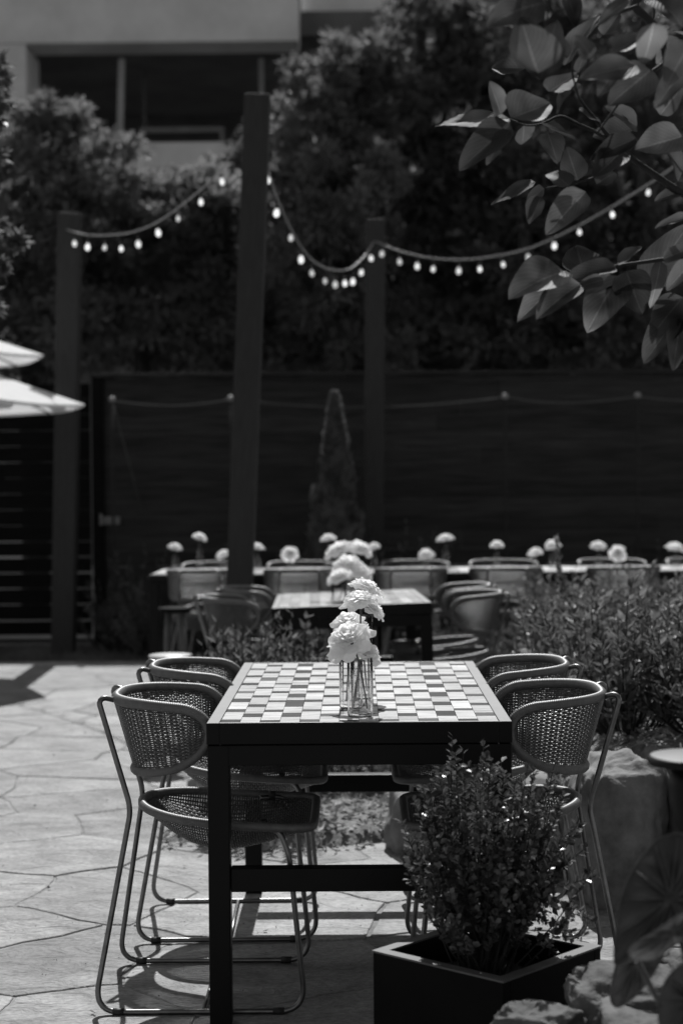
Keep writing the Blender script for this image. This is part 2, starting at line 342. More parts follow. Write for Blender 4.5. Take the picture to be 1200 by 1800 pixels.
mb = MB(); mb.grid(np.array([[[x, y, -.0032+.0016*mnoise.noise(Vector((x*3, y*3, 0)))] for x in np.linspace(PX0-.05, PX1+.05, 90)] for y in np.linspace(PY0-.05, PY1+.02, 90)])); tag(mb.build('path', M['mortar']), kind='structure')
mb = MB(); mb.grid(np.array([[[x, y, -.006] for x in (-30, 30)] for y in (14.9, 40)], float)); tag(mb.build('pavement', mat('yard_pavement', .30, .8, .2, 3)), kind='structure')

def sstep(a, b, x): 
    t = min(max((x-a)/(b-a), 0), 1); return t*t*(3-2*t)
def bed_h(x, y):
    h = .045+.40*sstep(.35, 1.05, x-.04*(y-6))*1.0
    h += .03*sstep(6.3, 7.2, y)
    e = min(sstep(0, .14, y-bed_front(x)), sstep(0, .2, x+.80), sstep(0, .3, bed_back(x)-y))
    return -.03+(h+.03)*e+.012*mnoise.noise(Vector((x*6, y*6, 3)))*e+.006*mnoise.noise(Vector((x*22, y*22, 1)))*e
def bed_front(x): return 6.26-.62*sstep(.62, 1.0, x)-.55*sstep(1.2, 1.9, x)+.05*math.sin(x*7)
def bed_back(x): return 7.35+3.2*sstep(.66, .82, x)
xs = np.linspace(-.85, 3.6, 150); ys = np.linspace(4.6, 10.6, 170)
mb = MB(); mb.grid(np.array([[[x, y, bed_h(x, y)] for x in xs] for y in ys], float))
tag(mb.build('planting_bed', M['mulch']), kind='structure')
# leaf litter and bark chips over the bed
mb = MB(); P = []
while len(P) < 9000:
    x = rng.uniform(-.8, 2.6); y = rng.uniform(4.9, 9.5) if rng.random() < .5 else rng.uniform(5.2, 7.2)
    if y > bed_front(x)-.05*rng.random() and y < bed_back(x) and x > -.75: P.append((x, y, max(bed_h(x, y), 0)+.006))
P = np.array(P); n = len(P)
D = np.c_[rng.normal(size=(n, 2)), rng.normal(size=n)*.35]; Nn = np.c_[rng.normal(size=(n, 2))*.5, np.ones(n)]
LT = [(0,0,0),(.35,.5,.06),(.5,0,-.03),(.35,-.5,.06),(1,0,.1)]; LF = [[0,2,1],[0,3,2],[1,2,4],[2,3,4]]
mb.inst(LT, LF, P, D, Nn, rng.uniform(.015, .06, n), rng.uniform(.006, .028, n))
tag(mb.build('leaf_litter', M['litter']), 'dry pale leaves and bark chips scattered over the planting bed', 'leaf litter', kind='stuff')

# ------------------------------------------------------------------ FENCE, GATE
FY = 14.6
def boards(mb, x0, x1, z0, z1, h, gap, th, Y):
    z = z0
    while z < z1:
        x = x0
        hh = min(h, z1-z); gk = random.uniform(.15, 1.5)*(1.2 if z < .75 else .3)
        while x < x1:
            xe = min(x+random.uniform(2.2, 3.4), x1); g = gap*gk*random.uniform(.7, 1.2)
            if xe-x > .1:
                rot = Matrix.Rotation(random.uniform(-.002, .002), 3, 'Y') @ Matrix.Rotation(R(random.uniform(-3, 3)), 3, 'X')
                mb.box(((x+xe)/2, Y+random.uniform(-.003, .003), z+hh/2), (xe-x-.004, th, hh-g), rot)
            x = xe
        z += h
fence = empty('fence', (1.9, FY, 0)); tag(fence, 'tall dark horizontal board fence closing the garden behind the long table', 'fence')
mb = MB(); boards(mb, -4.05, 6.4, .06, 2.24, .142, .008, .022, 0); mb.build('board_panel', M['fence'], fence)
for x in (-4.0, -2.4, -.45, 1.5, 3.4, 5.3):
    mb = MB(); mb.box((x, .07, 1.12), (.09, .09, 2.28)); mb.build('fence_post', M['fence'], fence, bevel=.004)
mb = MB(); mb.box((1.1, -.012, 2.262), (10.5, .12, .03)); mb.build('cap_rail', M['fence'], fence, bevel=.003)
gate = empty('gate', (-3.6, FY, 0)); tag(gate, 'dark wooden gate with bright gaps between its boards, left of the fence', 'gate')
mb = MB(); boards(mb, -2.6, 1.33, .045, 2.20, .135, .013, .02, 0); mb.build('board_panel', M['gate'], gate)
mb = MB(); mb.box((1.40, .0, 1.12), (.10, .10, 2.3)); mb.build('gate_post', M['gate'], gate, bevel=.004)
mb = MB(); mb.box((-.6, .05, 1.1), (.08, .05, 2.1)); mb.build('brace', M['gate'], gate, bevel=.004)
lp = at(193, 915, FY-.06)
mb = MB(); mb.box((lp.x-gate.location.x, -.06, lp.z), (.17, .03, .07)); mb.box((lp.x-gate.location.x-.07, -.09, lp.z+.01), (.02, .04, .1)); mb.build('latch', mat('latch_steel', .16, .5, .2, 20), gate, bevel=.003)

# slender rope poles with pale ball caps
caps = []
for px, lab in ((197, 'slender rope pole with a pale ball cap beside the gate latch'), (405, 'slender rope pole half hidden by the tall leaning post'), (887, 'slender rope pole with pale ball cap behind the middle of the right shrubs'), (1120, 'slender rope pole with pale ball cap nearest the right edge')):
    top = at(px, 700-(px-600)*.008, FY-.35)
    e = empty('rope_pole', (top.x, top.y, 0)); tag(e, lab, 'pole', 'slender poles carrying the rope along the fence')
    mb = MB(); mb.tube([(0,0,0),(0,0,top.z)], .012, 8); mb.build('pole', M['fence'], e)
    mb = MB(); mb.lathe([(0,-.02),(.02,-.018),(.03,0),(.026,.018),(.012,.03),(0,.032)], (0,0,top.z), 12); mb.build('cap', M['cap'], e)
    caps.append(top)
mb = MB()
pts = []
chain = [caps[0], caps[1], caps[2], caps[3], at(1330, 690, FY-.35)]
for a, b in zip(chain[:-1], chain[1:]):
    for k in range(13):
        t = k/12; p = a.lerp(b, t); p.z -= .055*4*t*(1-t)*((b-a).length/1.2)**.5; pts.append(p)
mb.tube(pts, .006, 6); tag(mb.build('rope', M['rope']), 'thin pale rope sagging between the ball caps along the fence', 'rope')
mb = MB(); mb.tube([caps[0], at(252, 905, FY-.12)], .004, 6); tag(mb.build('guy_wire', M['rope']), 'thin slanting wire from the leftmost ball cap down the fence', 'wire')

# ------------------------------------------------------------------ POSTS
def post(px_t, py_t, px_b, Y, w, label):
    zt = at(px_t, py_t, Y); b = at(px_b, 847+FPX*HC/Y, Y); b.z = 0; d = zt-b; L_ = d.length
    o = empty('timber_post', b); tag(o, label, 'post', 'tall timber posts carrying the string lights')
    o.rotation_euler = d.to_track_quat('Z', 'Y').to_euler()
    mb = MB(); mb.box((0, 0, L_/2), (w, w, L_)); p = mb.build('shaft', M['timber'], o, bevel=.006)
    mb = MB(); mb.lathe([(0,.0),(.017,0),(.017,.012),(0,.014)], (0,-w/2-.001, L_-.15), 10); k = mb.build('hook', M['tube'], o)
    return zt
tL = post(123, 376, 112, 13.6, .175, 'leftmost timber post, in front of the gate')
tM = post(453, 168, 414, 10.3, .152, 'tallest timber post, leaning, in the middle left')
tR = post(660, 386, 655, 14.0, .158, 'timber post behind the flower vases, shorter than the leaning one')

# ------------------------------------------------------------------ STRING LIGHTS
def string_light(name, wpts, bulbs, label, Ya, Yb, xa, xb):
    def Yat(px): return Ya+(Yb-Ya)*(px-xa)/(xb-xa)
    o = empty(name, at(wpts[0][0], wpts[0][1], Yat(wpts[0][0]))); tag(o, label, 'string lights', 'strings of bulbs between the posts')
    base = o.location.copy()
    ctrl = [at(x, y, Yat(x))-base for x, y in wpts]
    # smooth through control points
    P = []
    n = len(ctrl)
    for i in range(n-1):
        p0 = ctrl[max(i-1, 0)]; p1 = ctrl[i]; p2 = ctrl[i+1]; p3 = ctrl[min(i+2, n-1)]
        for k in range(8):
            t = k/8; P.append(.5*((2*p1)+(p2-p0)*t+(2*p0-5*p1+4*p2-p3)*t*t+(3*p1-p0-3*p2+p3)*t**3))
    P.append(ctrl[-1])
    mb = MB(); mb.tube(P, .0058, 6); mb.build('wire', M['wire'], o)
    proto = None
    for (x, y) in bulbs:
        c = at(x, y, Yat(x)) - base
        if proto is None:
            mb = MB(); mb.lathe([(0,-.042),(.012,-.040),(.022,-.028),(.026,-.008),(.022,.014),(.013,.030),(.011,.036)], (0,0,0), 14); bm_ = mb.build('bulb', M['bulb'], o)
            mb = MB(); mb.lathe([(.0,.034),(.015,.034),(.016,.062),(.011,.07),(0,.07)], (0,0,0), 10); sk = mb.build('socket', M['pad'], bm_)
            mb = MB(); mb.tube([(0,0,.07),(0,0,.10)], .004, 6); 
            proto = (bm_, sk); b = bm_
        else:
            b = proto[0].copy(); COL.objects.link(b); b.parent = o
            s2 = proto[1].copy(); COL.objects.link(s2); s2.parent = b
        b.location = c; sc_ = random.uniform(.55, .72); b.scale = (sc_,)*3; b.rotation_euler = (random.uniform(-.15,.15), random.uniform(-.15,.15), 0)
    return o
string_light('string_light', [(118,403),(150,412),(190,413),(235,407),(280,388),(330,352),(380,308),(412,262),(440,215)],
    [(131,427),(154,433),(184,434),(213,436),(243,428),(278,408),(313,383),(353,354),(390,318)],
    'leftmost string of bulbs, climbing from the left post to the tall leaning post', 13.5, 10.3, 118, 440)
string_light('string_light', [(458,200),(470,290),(486,345),(508,395),(530,435),(555,462),(585,474),(615,472),(640,450),(657,424)],
    [(470,315),(486,373),(511,417),(529,455),(548,479),(571,493),(589,499),(606,497),(620,494),(635,478),(652,453)],
    'middle string of bulbs, hanging in a deep loop between two posts', 10.3, 13.9, 452, 657)
string_light('string_light', [(660,424),(700,440),(750,452),(810,456),(870,450),(930,436),(990,410),(1050,378),(1110,342),(1170,303),(1240,250)],
    [(671,445),(702,459),(733,467),(761,472),(806,475),(843,472),(884,464),(928,451),(974,431),(1018,407),(1076,376),(1139,337)],
    'rightmost string of bulbs, rising behind the magnolia leaves', 13.9, 11.5, 660, 1200)

# ------------------------------------------------------------------ BUILDING behind
BY = 28.0
def Z(py, Y=BY): return at(600, py, Y).z
def X(px, Y=BY): return at(px, 500, Y).x
b = empty('building', (0, BY, 0)); tag(b, 'pale concrete building with a deep dark opening, behind the trees', 'building')
xl, xr = X(50), X(528)
mb = MB(); mb.box2((-16, 0, Z(70)), (xr, .8, 15)); mb.build('beam', M['concrete'], b, bevel=.02)
mb = MB(); mb.box2((-16, 0.01, 0), (xl, 1.2, Z(70)-.002)); mb.build('column', M['concrete'], b, bevel=.02)
mb = MB(); mb.box2((xr+.02, 1.0, Z(32)), (X(700), 2.2, 15)); mb.build('beam', M['concrete'], b, bevel=.02)
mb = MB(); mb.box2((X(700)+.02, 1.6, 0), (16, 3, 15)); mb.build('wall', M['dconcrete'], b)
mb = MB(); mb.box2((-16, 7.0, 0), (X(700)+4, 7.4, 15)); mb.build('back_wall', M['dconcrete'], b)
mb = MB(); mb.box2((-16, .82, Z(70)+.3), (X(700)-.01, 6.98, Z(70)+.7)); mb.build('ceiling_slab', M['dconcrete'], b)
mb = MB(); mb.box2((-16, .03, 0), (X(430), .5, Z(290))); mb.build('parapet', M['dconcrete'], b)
mb = MB(); mb.box2((X(236), .0, Z(292)), (X(430), .3, Z(246))); mb.build('ledge', M['concrete'], b, bevel=.02)
mb = MB(); mb.box2((X(240), .6, Z(216)), (X(390), .8, Z(206))); mb.box2((X(383), .6, Z(246)), (X(391), .8, Z(216))); mb.build('rail', mat('dim_rail', .12, .7, .2, 3), b)
mb = MB(); mb.tube([(X(206), .35, Z(300)), (X(213), .35, Z(90))], .058, 10); mb.build('pipe', M['pipe'], b)
mb = MB(); mb.tube([(X(237), 1.5, Z(300)), (X(237), 1.5, Z(80))], .03, 8); mb.build('pipe', M['dconcrete'], b)
mb = MB(); mb.tube([(X(460), .4, Z(300)), (X(460), .4, Z(90))], .045, 8); mb.build('pipe', mat('dim_pipe', .18, .6, .1, 5), b)

# ------------------------------------------------------------------ TREES beyond the fence
def crown_mesh(blobs, n, size, m, name, parent, seed=0, flat=.5, aspect=.38):
    r2 = np.random.default_rng(seed)
    blobs = np.array(blobs, float)               # x y z rx ry rz
    vol = blobs[:, 3]*blobs[:, 5]; p = vol/vol.sum()
    # second level clumps
    nc = max(30, n//110)
    bi = r2.choice(len(blobs), nc, p=p); v = r2.normal(size=(nc, 3)); v /= np.linalg.norm(v, axis=1)[:, None]
    rad = r2.uniform(.35, 1.0, nc)**.5
    C = blobs[bi, :3]+v*rad[:, None]*blobs[bi, 3:6]
    cr = r2.uniform(.12, .34, nc)*np.minimum(blobs[bi, 3], 1.4)
    li = r2.choice(nc, n, p=cr/cr.sum()); u = r2.normal(size=(n, 3)); u /= np.linalg.norm(u, axis=1)[:, None]
    P = C[li]+u*(cr[li]*r2.uniform(.2, 1.05, n))[:, None]*np.array([1.25, 1.25, .7])
    D = u+r2.normal(size=(n, 3))*.6; Nn = r2.normal(size=(n, 3))*flat+np.array([0, 0, 1.])
    mb = MB(); mb.inst([(0,0,0),(.45,.5,.05),(1,0,0),(.45,-.5,.05)], [[0,1,2,3]], P, D, Nn, r2.uniform(.6, 1.4, n)*size, r2.uniform(.6, 1.3, n)*size*aspect)
    return mb.build(name, m, parent)
def trunk_mesh(parent, h, r, limbs, m=None, seed=0):
    r2 = random.Random(seed); mb = MB()
    P = [(math.sin(k*.9+seed)*.04*k*.3, math.cos(k*.7+seed)*.03*k*.3, h*k/8) for k in range(9)]
    mb.tube(P, [r*(1-.09*k) for k in range(9)], 10)
    for (tx, ty, tz) in limbs:
        z0 = max(.3*h, tz-.5*math.hypot(tx, ty)-.3); z0 = min(z0, h*.9)
        a = Vector((0, 0, z0)); c = Vector((tx, ty, tz)); mid = a.lerp(c, .5)+Vector((0, 0, -.1))
        Q = [a.lerp(mid, t).lerp(mid.lerp(c, t), t) for t in [i/6 for i in range(7)]]
        mb.tube(Q, [r*.42*(1-.12*k) for k in range(7)], 7)
    return mb.build('trunk', m or M['bark'], parent)
def tree(px, Y, ztop, blobs_px, n, size, m, label, cat='tree', seed=0, name='tree', group='trees beyond the fence'):
    """blobs in px: (cx, cy, rx, ry)"""
    base = at(px, 847, Y); base.z = 0
    o = empty(name, base); tag(o, label, cat, group)
    B = []
    for (cx, cy, rx, ry) in blobs_px:
        c = at(cx, cy, Y)-base; s = Y/FPX
        B.append((c.x, c.y+random.uniform(-.4,.4), c.z, rx*s, min(rx*s, 1.3), ry*s))
    crown_mesh(B, n, size, m, 'crown', o, seed)
    trunk_mesh(o, ztop*.85, .10+.012*ztop, [(q[0]*.8, q[1], q[2]-q[5]*.3) for q in B], seed=seed)
    return o
G = 'trees beyond the fence'
tree(60, 17.6, 4.6, [(0,330,90,120),(60,260,80,90),(110,210,55,60),(40,450,110,120),(120,420,90,140),(20,580,120,90),(130,580,100,90)], 30000, .10, M['hedge'], 'bushy tree at the far left, its crown peaking under the dark opening', seed=1)
tree(250, 18.2, 5.0, [(190,330,90,100),(270,360,90,80),(330,370,80,70),(380,330,70,60),(200,470,100,110),(300,480,110,110),(390,460,90,120),(250,590,130,80),(370,590,110,80)], 34000, .10, M['hedge'], 'broad bushy tree below the concrete ledge, left of the leaning post', seed=2)
tree(600, 17.4, 6.4, [(560,150,60,70),(540,220,80,80),(620,120,70,80),(600,230,90,80),(520,350,90,90),(610,360,100,90),(560,480,110,90),(620,580,120,80),(490,560,90,90),(500,450,80,90)], 42000, .10, M['hedge'], 'tall loose evergreen just right of the leaning post, pale tips at its top', seed=3)
tree(760, 18.6, 7.3, [(740,60,80,90),(700,180,90,90),(790,170,90,90),(760,290,110,90),(700,370,90,80),(820,380,100,90),(760,480,120,90),(720,590,120,80),(840,590,110,80),(830,80,70,80)], 44000, .11, M['pine'], 'tallest dense evergreen in the middle, rising out of the top of the view', seed=4)
tree(930, 17.9, 6.6, [(900,120,90,100),(960,240,100,100),(890,330,90,90),(990,380,100,100),(930,480,110,100),(880,590,100,80),(1000,590,110,80),(960,60,80,80)], 36000, .11, M['pine'], 'dark evergreen behind the left tips of the magnolia leaves', seed=5)
tree(1120, 18.4, 6.9, [(1060,120,100,110),(1150,100,90,110),(1100,280,110,110),(1180,300,90,100),(1080,450,110,100),(1180,470,100,110),(1110,590,120,80),(1220,590,90,80)], 34000, .11, M['pine'], 'dark evergreen at the far right, behind the magnolia', seed=6)
tree(440, 19.5, 5.8, [(450,300,70,80),(430,400,90,90),(450,520,110,100),(430,600,110,80)], 18000, .11, M['pine'], 'dark evergreen hidden mostly behind the tall leaning post', seed=8)
# near tree reaching in from the left edge
base = Vector((-3.1, 8.6, 0)); o = empty('tree', base); tag(o, 'leafy tree reaching in at the left edge above the parasols', 'tree')
B = []
for (cx, cy, rx, ry) in [(-20,110,42,70),(-30,170,40,60),(-40,250,50,50),(-15,420,50,45),(-12,500,48,50),(-20,560,45,38),(-80,330,70,100)]:
    c = at(cx, cy, 8.4)-base; s = 8.4/FPX; B.append((c.x, c.y, c.z, rx*s, .2, ry*s))
crown_mesh(B, 5200, .055, M['shrub'], 'crown', o, 21, flat=.8, aspect=.5)
trunk_mesh(o, 3.2, .07, [(q[0]*.9, q[1], q[2]) for q in B], seed=3)

# columnar conifer in front of the fence
c = at(590, 960, 13.6); base = Vector((c.x, 13.6, 0)); o = empty('columnar_conifer', base); tag(o, 'narrow cone-shaped conifer standing against the fence', 'conifer')
r2 = np.random.default_rng(5); n = 30000; zt = at(592, 684, 13.6).z
t = r2.random(n)**.8; zz = .05+t*(zt-.1); prof = .29*(1-t)**.88*np.minimum(1, .8+t*2)+.004; a = r2.uniform(0, 2*PI, n); rr = prof*r2.uniform(.55, 1.0, n)*(1+.18*np.sin(a*5+zz*9)+.1*np.sin(a*3-zz*17))
P = np.c_[rr*np.cos(a), rr*np.sin(a), zz]; D = np.c_[np.cos(a)*.35, np.sin(a)*.35, np.ones(n)]+r2.normal(size=(n, 3))*.35; Nn = np.c_[np.cos(a), np.sin(a), np.zeros(n)]+r2.normal(size=(n, 3))*.5
mb = MB(); mb.inst([(0,0,0),(.45,.5,.05),(1,0,0),(.45,-.5,.05)], [[0,1,2,3]], P, D, Nn, r2.uniform(.05, .11, n)*(1-.45*t), r2.uniform(.02, .038, n)*(1-.3*t)); mb.build('crown', M['thuja'], o)
mb = MB(); mb.tube([(0,0,0),(0,0,zt*.9)], [.04, .01], 8); mb.build('trunk', M['bark'], o)

# ------------------------------------------------------------------ UMBRELLAS
def umbrella(px_tip, py_tip, Y, rad, rise, label, fabric_drop=.14, rot=0):
    tip = at(px_tip, py_tip, Y); cx = tip.x-rad
    o = empty('parasol', (cx, Y, 0)); tag(o, label, 'parasol', 'white parasols at the left edge'); o.rotation_euler = (0, 0, rot)
    zt = tip.z; n = 8
    mb = MB()
    ring = 7
    V = np.zeros((ring, n*8+1, 3))
    for i in range(ring):
        f = i/(ring-1)
        for j in range(n*8+1):
            a = 2*PI*j/(n*8); k = (j % 8)/8; cosf = math.cos(PI/n)/math.cos((k-.5)*2*PI/n)
            rr = rad*f*cosf; z = zt+rise*(1-f)-.015*f*math.sin(PI*k)*f
            V[i, j] = (rr*math.cos(a), rr*math.sin(a), z)
    mb.grid(V)
    can = mb.build('canopy', M['canvas'], o)
    mb = MB(); W = np.stack([V[-1]*[.999,.999,1], V[-1]*[.985,.985,1]-np.array([0,0,fabric_drop])]); mb.grid(W); mb.build('valance', M['canvas'], can)
    mb = MB(); mb.tube([(0,0,0),(0,0,zt+rise+.06)], .022, 12); mb.build('pole', mat('umbrella_pole', .3, .5, .1, 10), o)
    mb = MB(); mb.lathe([(0,0),(.3,0),(.3,.05),(.06,.08),(.03,.3),(0,.3)], (0,0,.001), 24); mb.build('base', M['black'], o)
    for j in range(n):
        a = 2*PI*j/n; mb = MB(); mb.tube([(0,0,zt+rise-.02),(rad*.99*math.cos(a), rad*.99*math.sin(a), zt-.015)], .008, 6); mb.build('rib', M['cap'], o)
    return o
umbrella(150, 711, 12.4, 1.5, .52, 'lower, larger white parasol in front of the leftmost post', 0.02, rot=0)
umbrella(78, 624, 12.9, 1.3, .42, 'upper white parasol, its tip short of the leftmost post', .02, rot=0)

# ------------------------------------------------------------------ CHAIR
def chair_proto():
    o = empty('wicker_chair')
    # frame
    for s in (-1, 1):
        y = .232*s
        pts = [(-.226, .105*s, .782), (-.252, .118*s, .790), (-.262, .128*s, .780), (-.182, .128*s, .503), (-.268, y, .008), (.268, y, .008), (.228, y, .41), (.20, y*.93, .470), (.13, y*.86, .468)]
        P = fillet(pts, [0, .02, .02, .03, .07, .07, .06, .03, 0], 8)
        mb = MB(); mb.tube(resample(P, .008), .0072, 12); mb.build('side_frame', M['tube'], o)
        for x in (-.205, .199):
            mb = MB(); mb.tube([(x-.014, y, .0085), (x+.014, y, .0085)], .0095, 12); mb.build('foot_pad', M['pad'], o)
    mb = MB(); mb.tube([(.01, -.226, .0085), (.01, .226, .0085)], .0062, 10); mb.build('crossbar', M['tube'], o)
    # backrest shell
    _th = np.linspace(0, PI/2, 400); _p = .72
    _cx = .030-.250*np.abs(np.cos(_th))**_p; _cy = .222*np.abs(np.sin(_th))**_p
    _al = np.r_[0, np.cumsum(np.hypot(np.diff(_cx), np.diff(_cy)))]; _al /= _al[-1]
    def shell(sarc, v):      # sarc in [-1,1] along the arc, v in [0,1]
        th = float(np.interp(abs(sarc), _al, _th)); c_, s_ = abs(math.cos(th))**_p, math.copysign(abs(math.sin(th))**_p, sarc)
        dx = .250*c_
        zt = .785-.018*(1-c_)**1.5; zb = .598+.040*(1-c_)**1.4
        e = max(0, 1-dx/.075); e = 1-math.sqrt(max(0, 1-e**2.2))
        eb = max(0, 1-dx/.125); eb = 1-math.sqrt(max(0, 1-eb**2.2))
        zt = zt+(.712-zt)*e; zb = zb+(.708-zb)*eb
        z = zb+(zt-zb)*v
        k = (z-.60)/.18
        return (.030-(.212+.045*k)*c_, (.205+.022*k)*s_, z)
    mb = MB()
    nW, nS = 54, 34
    sp = [(-1+2*(i+.5)/nW)*.985 for i in range(nW)]
    for i, s in enumerate(sp):      # warps (upright ribs)
        P = [shell(s, v) for v in np.linspace(0, 1, 9)]
        mb.tube(P, .0020, 5, caps=False)
    m = nW*4
    for j in range(nS):             # wefts woven in and out
        v = (j+.5)/nS; P = []
        for q in range(m+1):
            s = (-1+2*q/m)*.99; a = np.array(shell(s, v)); b_ = np.array(shell(min(s+.01, 1), v)); tdir = b_-a; nn = np.array([tdir[1], -tdir[0], 0]); nn /= max(np.linalg.norm(nn), 1e-9)
            ph = (s/.985+1)/2*nW*PI
            P.append(a+nn*.0026*math.sin(ph)*(1 if j % 2 else -1))
        mb.tube(P, .0021, 4, caps=False)
    back = mb.build('backrest', M['wicker'], o)
    ts = list(np.linspace(-1, 1, 140)); loop = [shell(t, 1.0) for t in ts]+[shell(t, 0.0) for t in ts[::-1]][1:-1]
    Q = resample(loop+[loop[0]], .0016)[:-1]; k = np.arange(len(Q)); rr = .0120+.0013*np.abs(np.sin(k*PI/3))+.0012*np.sin(k*.011)
    mb = MB(); mb.tube(Q, rr, 10, closed=True); mb.build('backrest_rim', M['rimcord'], back)
    # seat
    xb, xf = -.168, .288
    def seat(u, v):
        x = xb+(xf-xb)*(u+1)/2
        f = (u+1)/2
        wdt = .222*(1-(max(0, 1-f/.55))**2.6)**.5 if f < .55 else .222
        g = max(0, (f-.88)/.12); wdt -= .05*(1-math.sqrt(max(0, 1-g*g)))
        y = wdt*v
        rz = .503-.036*f-.006*math.sin(PI*f)
        dip = .098*(1-abs(v)**2.4)*(math.sin(PI*min(1, f*1.0)**.8)**.75)*(wdt/.222)
        dip += .012*max(0, f-.8)/.2*(1-v*v)
        return (x, y, rz-dip)
    mb = MB(); nV, nU = 36, 72
    for i in range(nV):
        v = -1+2*(i+.5)/nV; P = [seat(u, v) for u in np.linspace(-1, 1, 34)]
        mb.tube(P, .0022, 5, caps=False)
    for j in range(nU):
        u = -1+2*(j+.5)/nU; P = []
        for q in range(nV*3+1):
            v = -1+2*q/(nV*3); p_ = np.array(seat(u, v)); ph = (v+1)/2*nV*PI
            p_[2] += .0024*math.sin(ph)*(1 if j % 2 else -1); P.append(p_)
        mb.tube(P, .0023, 4, caps=False)
    st = mb.build('seat', M['wicker'], o)
    us = list(1-2*(np.linspace(0, 1, 90)**1.6)); A = [seat(u, -1) for u in us]; Bp = [seat(u, 1) for u in us[::-1]]
    fr = [seat(1, v) for v in np.linspace(1, -1, 20)][1:-1]
    Q = resample(A+Bp[1:]+fr+[A[0]], .0016)[:-1]; k = np.arange(len(Q)); rr = .0108+.0013*np.abs(np.sin(k*PI/3))
    mb = MB(); mb.tube(Q, rr, 10, closed=True); mb.build('seat_rim', M['rimcord'], st)
    for s in (-1, 1):
        mb = MB(); mb.tube([(.165, .205*s, .487), (.165, .20*s, .462)], .009, 8); mb.build('clip', M['pad'], o)
    return o
ch0 = chair_proto(); first_chair = [True]
def chair(x, y, rz, label, group, z=0.0, tilt=(0, 0)):
    o = ch0 if first_chair[0] else copy_tree(ch0); first_chair[0] = False
    o.location = (x, y, z); o.rotation_euler = (tilt[0], tilt[1], rz)
    tag(o, label, 'chair', group); return o

# ------------------------------------------------------------------ TABLE
def table_proto(T0, Tlen, W):
    """local origin: centre of table on the ground; length along Y"""
    o = empty('tiled_table'); H = .75; hw, hl = W/2, Tlen/2; lg = .054
    mb = MB(); bw_ = .032
    # steel edge slab: four sides round the inlay
    mb.box2((-hw, -hl, H-.052), (-hw+bw_, hl, H)); mb.box2((hw-bw_, -hl, H-.052), (hw, hl, H))
    mb.box2((-hw+bw_, -hl, H-.052), (hw-bw_, -hl+.012, H)); mb.box2((-hw+bw_, hl-.012, H-.052), (hw-bw_, hl, H))
    top = mb.build('tabletop', M['tframe'], o, bevel=.0012)
    mb = MB(); e = .001; zA, zB = H-.001, H+.0012
    mb.box2((-hw+e, -hl+e, zA), (-hw+bw_-e, hl-e, zB)); mb.box2((hw-bw_+e, -hl+e, zA), (hw-e, hl-e, zB)); mb.box2((-hw+bw_, -hl+e, zA), (hw-bw_, -hl+.012, zB)); mb.box2((-hw+bw_, hl-.012, zA), (hw-bw_, hl-e, zB)); mb.build('frame_top_sheen', M['top_sheen'], top, bevel=.0008)  # thin plates added over the black frame, carrying its painted top sheen
    mb = MB(); mb.box2((-hw+bw_+.001, -hl+.013, H-.045), (hw-bw_-.001, hl-.013, H-.004)); mb.build('core', M['t3'], top)
    nc = 14; cw = (W-2*bw_)/nc; per = .197; mb = MB(); y0, y1 = -hl+.014, hl-.014
    for c in range(nc):
        big = c in (3, 11) ; dk = .088 if big else random.choice((.043, .047, .05)); y = y0-(per/2 if c % 2 else 0)-per*.0
        if c % 2 == 0: y -= .0
        k = 0
        while y < y1:
            d = dk*random.uniform(.85, 1.15)
            if random.random() < .08: d *= 1.5
            segs = [(y, y+d, random.choice((3, 3, 4)))]
            a, b2 = y+d, y+per
            cuts = [a, b2] if random.random() < .72 else [a, a+(b2-a)*random.uniform(.4, .6), b2]
            tone = random.choice((0, 1, 1, 2))
            for q in range(len(cuts)-1): segs.append((cuts[q], cuts[q+1], tone if random.random() < .6 else random.choice((0, 1, 2))))
            for (s0, s1, mi) in segs:
                s0, s1 = max(s0, y0), min(s1, y1)
                if s1-s0 > .004:
                    x0 = -hw+bw_+c*cw
                    mb.box2((x0+.0006, s0+.0004, H-.004), (x0+cw-.0006, s1-.0004, H+random.uniform(-.0008, .0006)), mi)
            y += per
    mb.build('tile_inlay', [M['t0'], M['t1'], M['t2'], M['t3'], M['t4']], top)
    mb = MB(); zt = H-.055
    mb.box2((-hw+lg, -hl+.002, zt-.050), (hw-lg, -hl+.042, zt)); mb.box2((-hw+lg, hl-.042, zt-.050), (hw-lg, hl-.002, zt))
    mb.box2((-hw+.002, -hl+lg, zt-.050), (-hw+.042, hl-lg, zt)); mb.box2((hw-.042, -hl+lg, zt-.050), (hw-.002, hl-lg, zt)); mb.build('apron', M['black'], o, bevel=.002)
    for sx in (-1, 1):
        for sy in (-1, 1):
            mb = MB(); x = sx*(hw-lg/2-.0015); y = sy*(hl-lg/2-.0015); mb.box((x, y, zt/2), (lg, lg, zt)); mb.build('leg', M['black'], o, bevel=.003)
    for sy in (-1, 1):
        mb = MB(); mb.box((0, sy*(hl-lg/2-.002), .36), (W-2*lg-.004, .045, .058)); mb.build('stretcher', M['black'], o, bevel=.003)
    return o
T1Y0, T1Y1, TW = 4.20, 5.61, .751
tab1 = table_proto(0, T1Y1-T1Y0, TW); tab1.location = (at(631, 1273, T1Y0).x, (T1Y0+T1Y1)/2, 0)
tag(tab1, 'nearest black table with a pale chequered tile top, three flower vases on it', 'table', 'black tables with chequered tops')
TX = tab1.location.x
tab2 = copy_tree(tab1); c2 = at(608, 1072, 8.05)
tab2.location = (c2.x+.03, 8.05+.66, .0); tab2.rotation_euler = (R(-1.0), R(-1.6), R(1.5))
tag(tab2, 'second black table with a pale top, beyond the shrubs behind the nearest table', 'table', 'black tables with chequered tops')

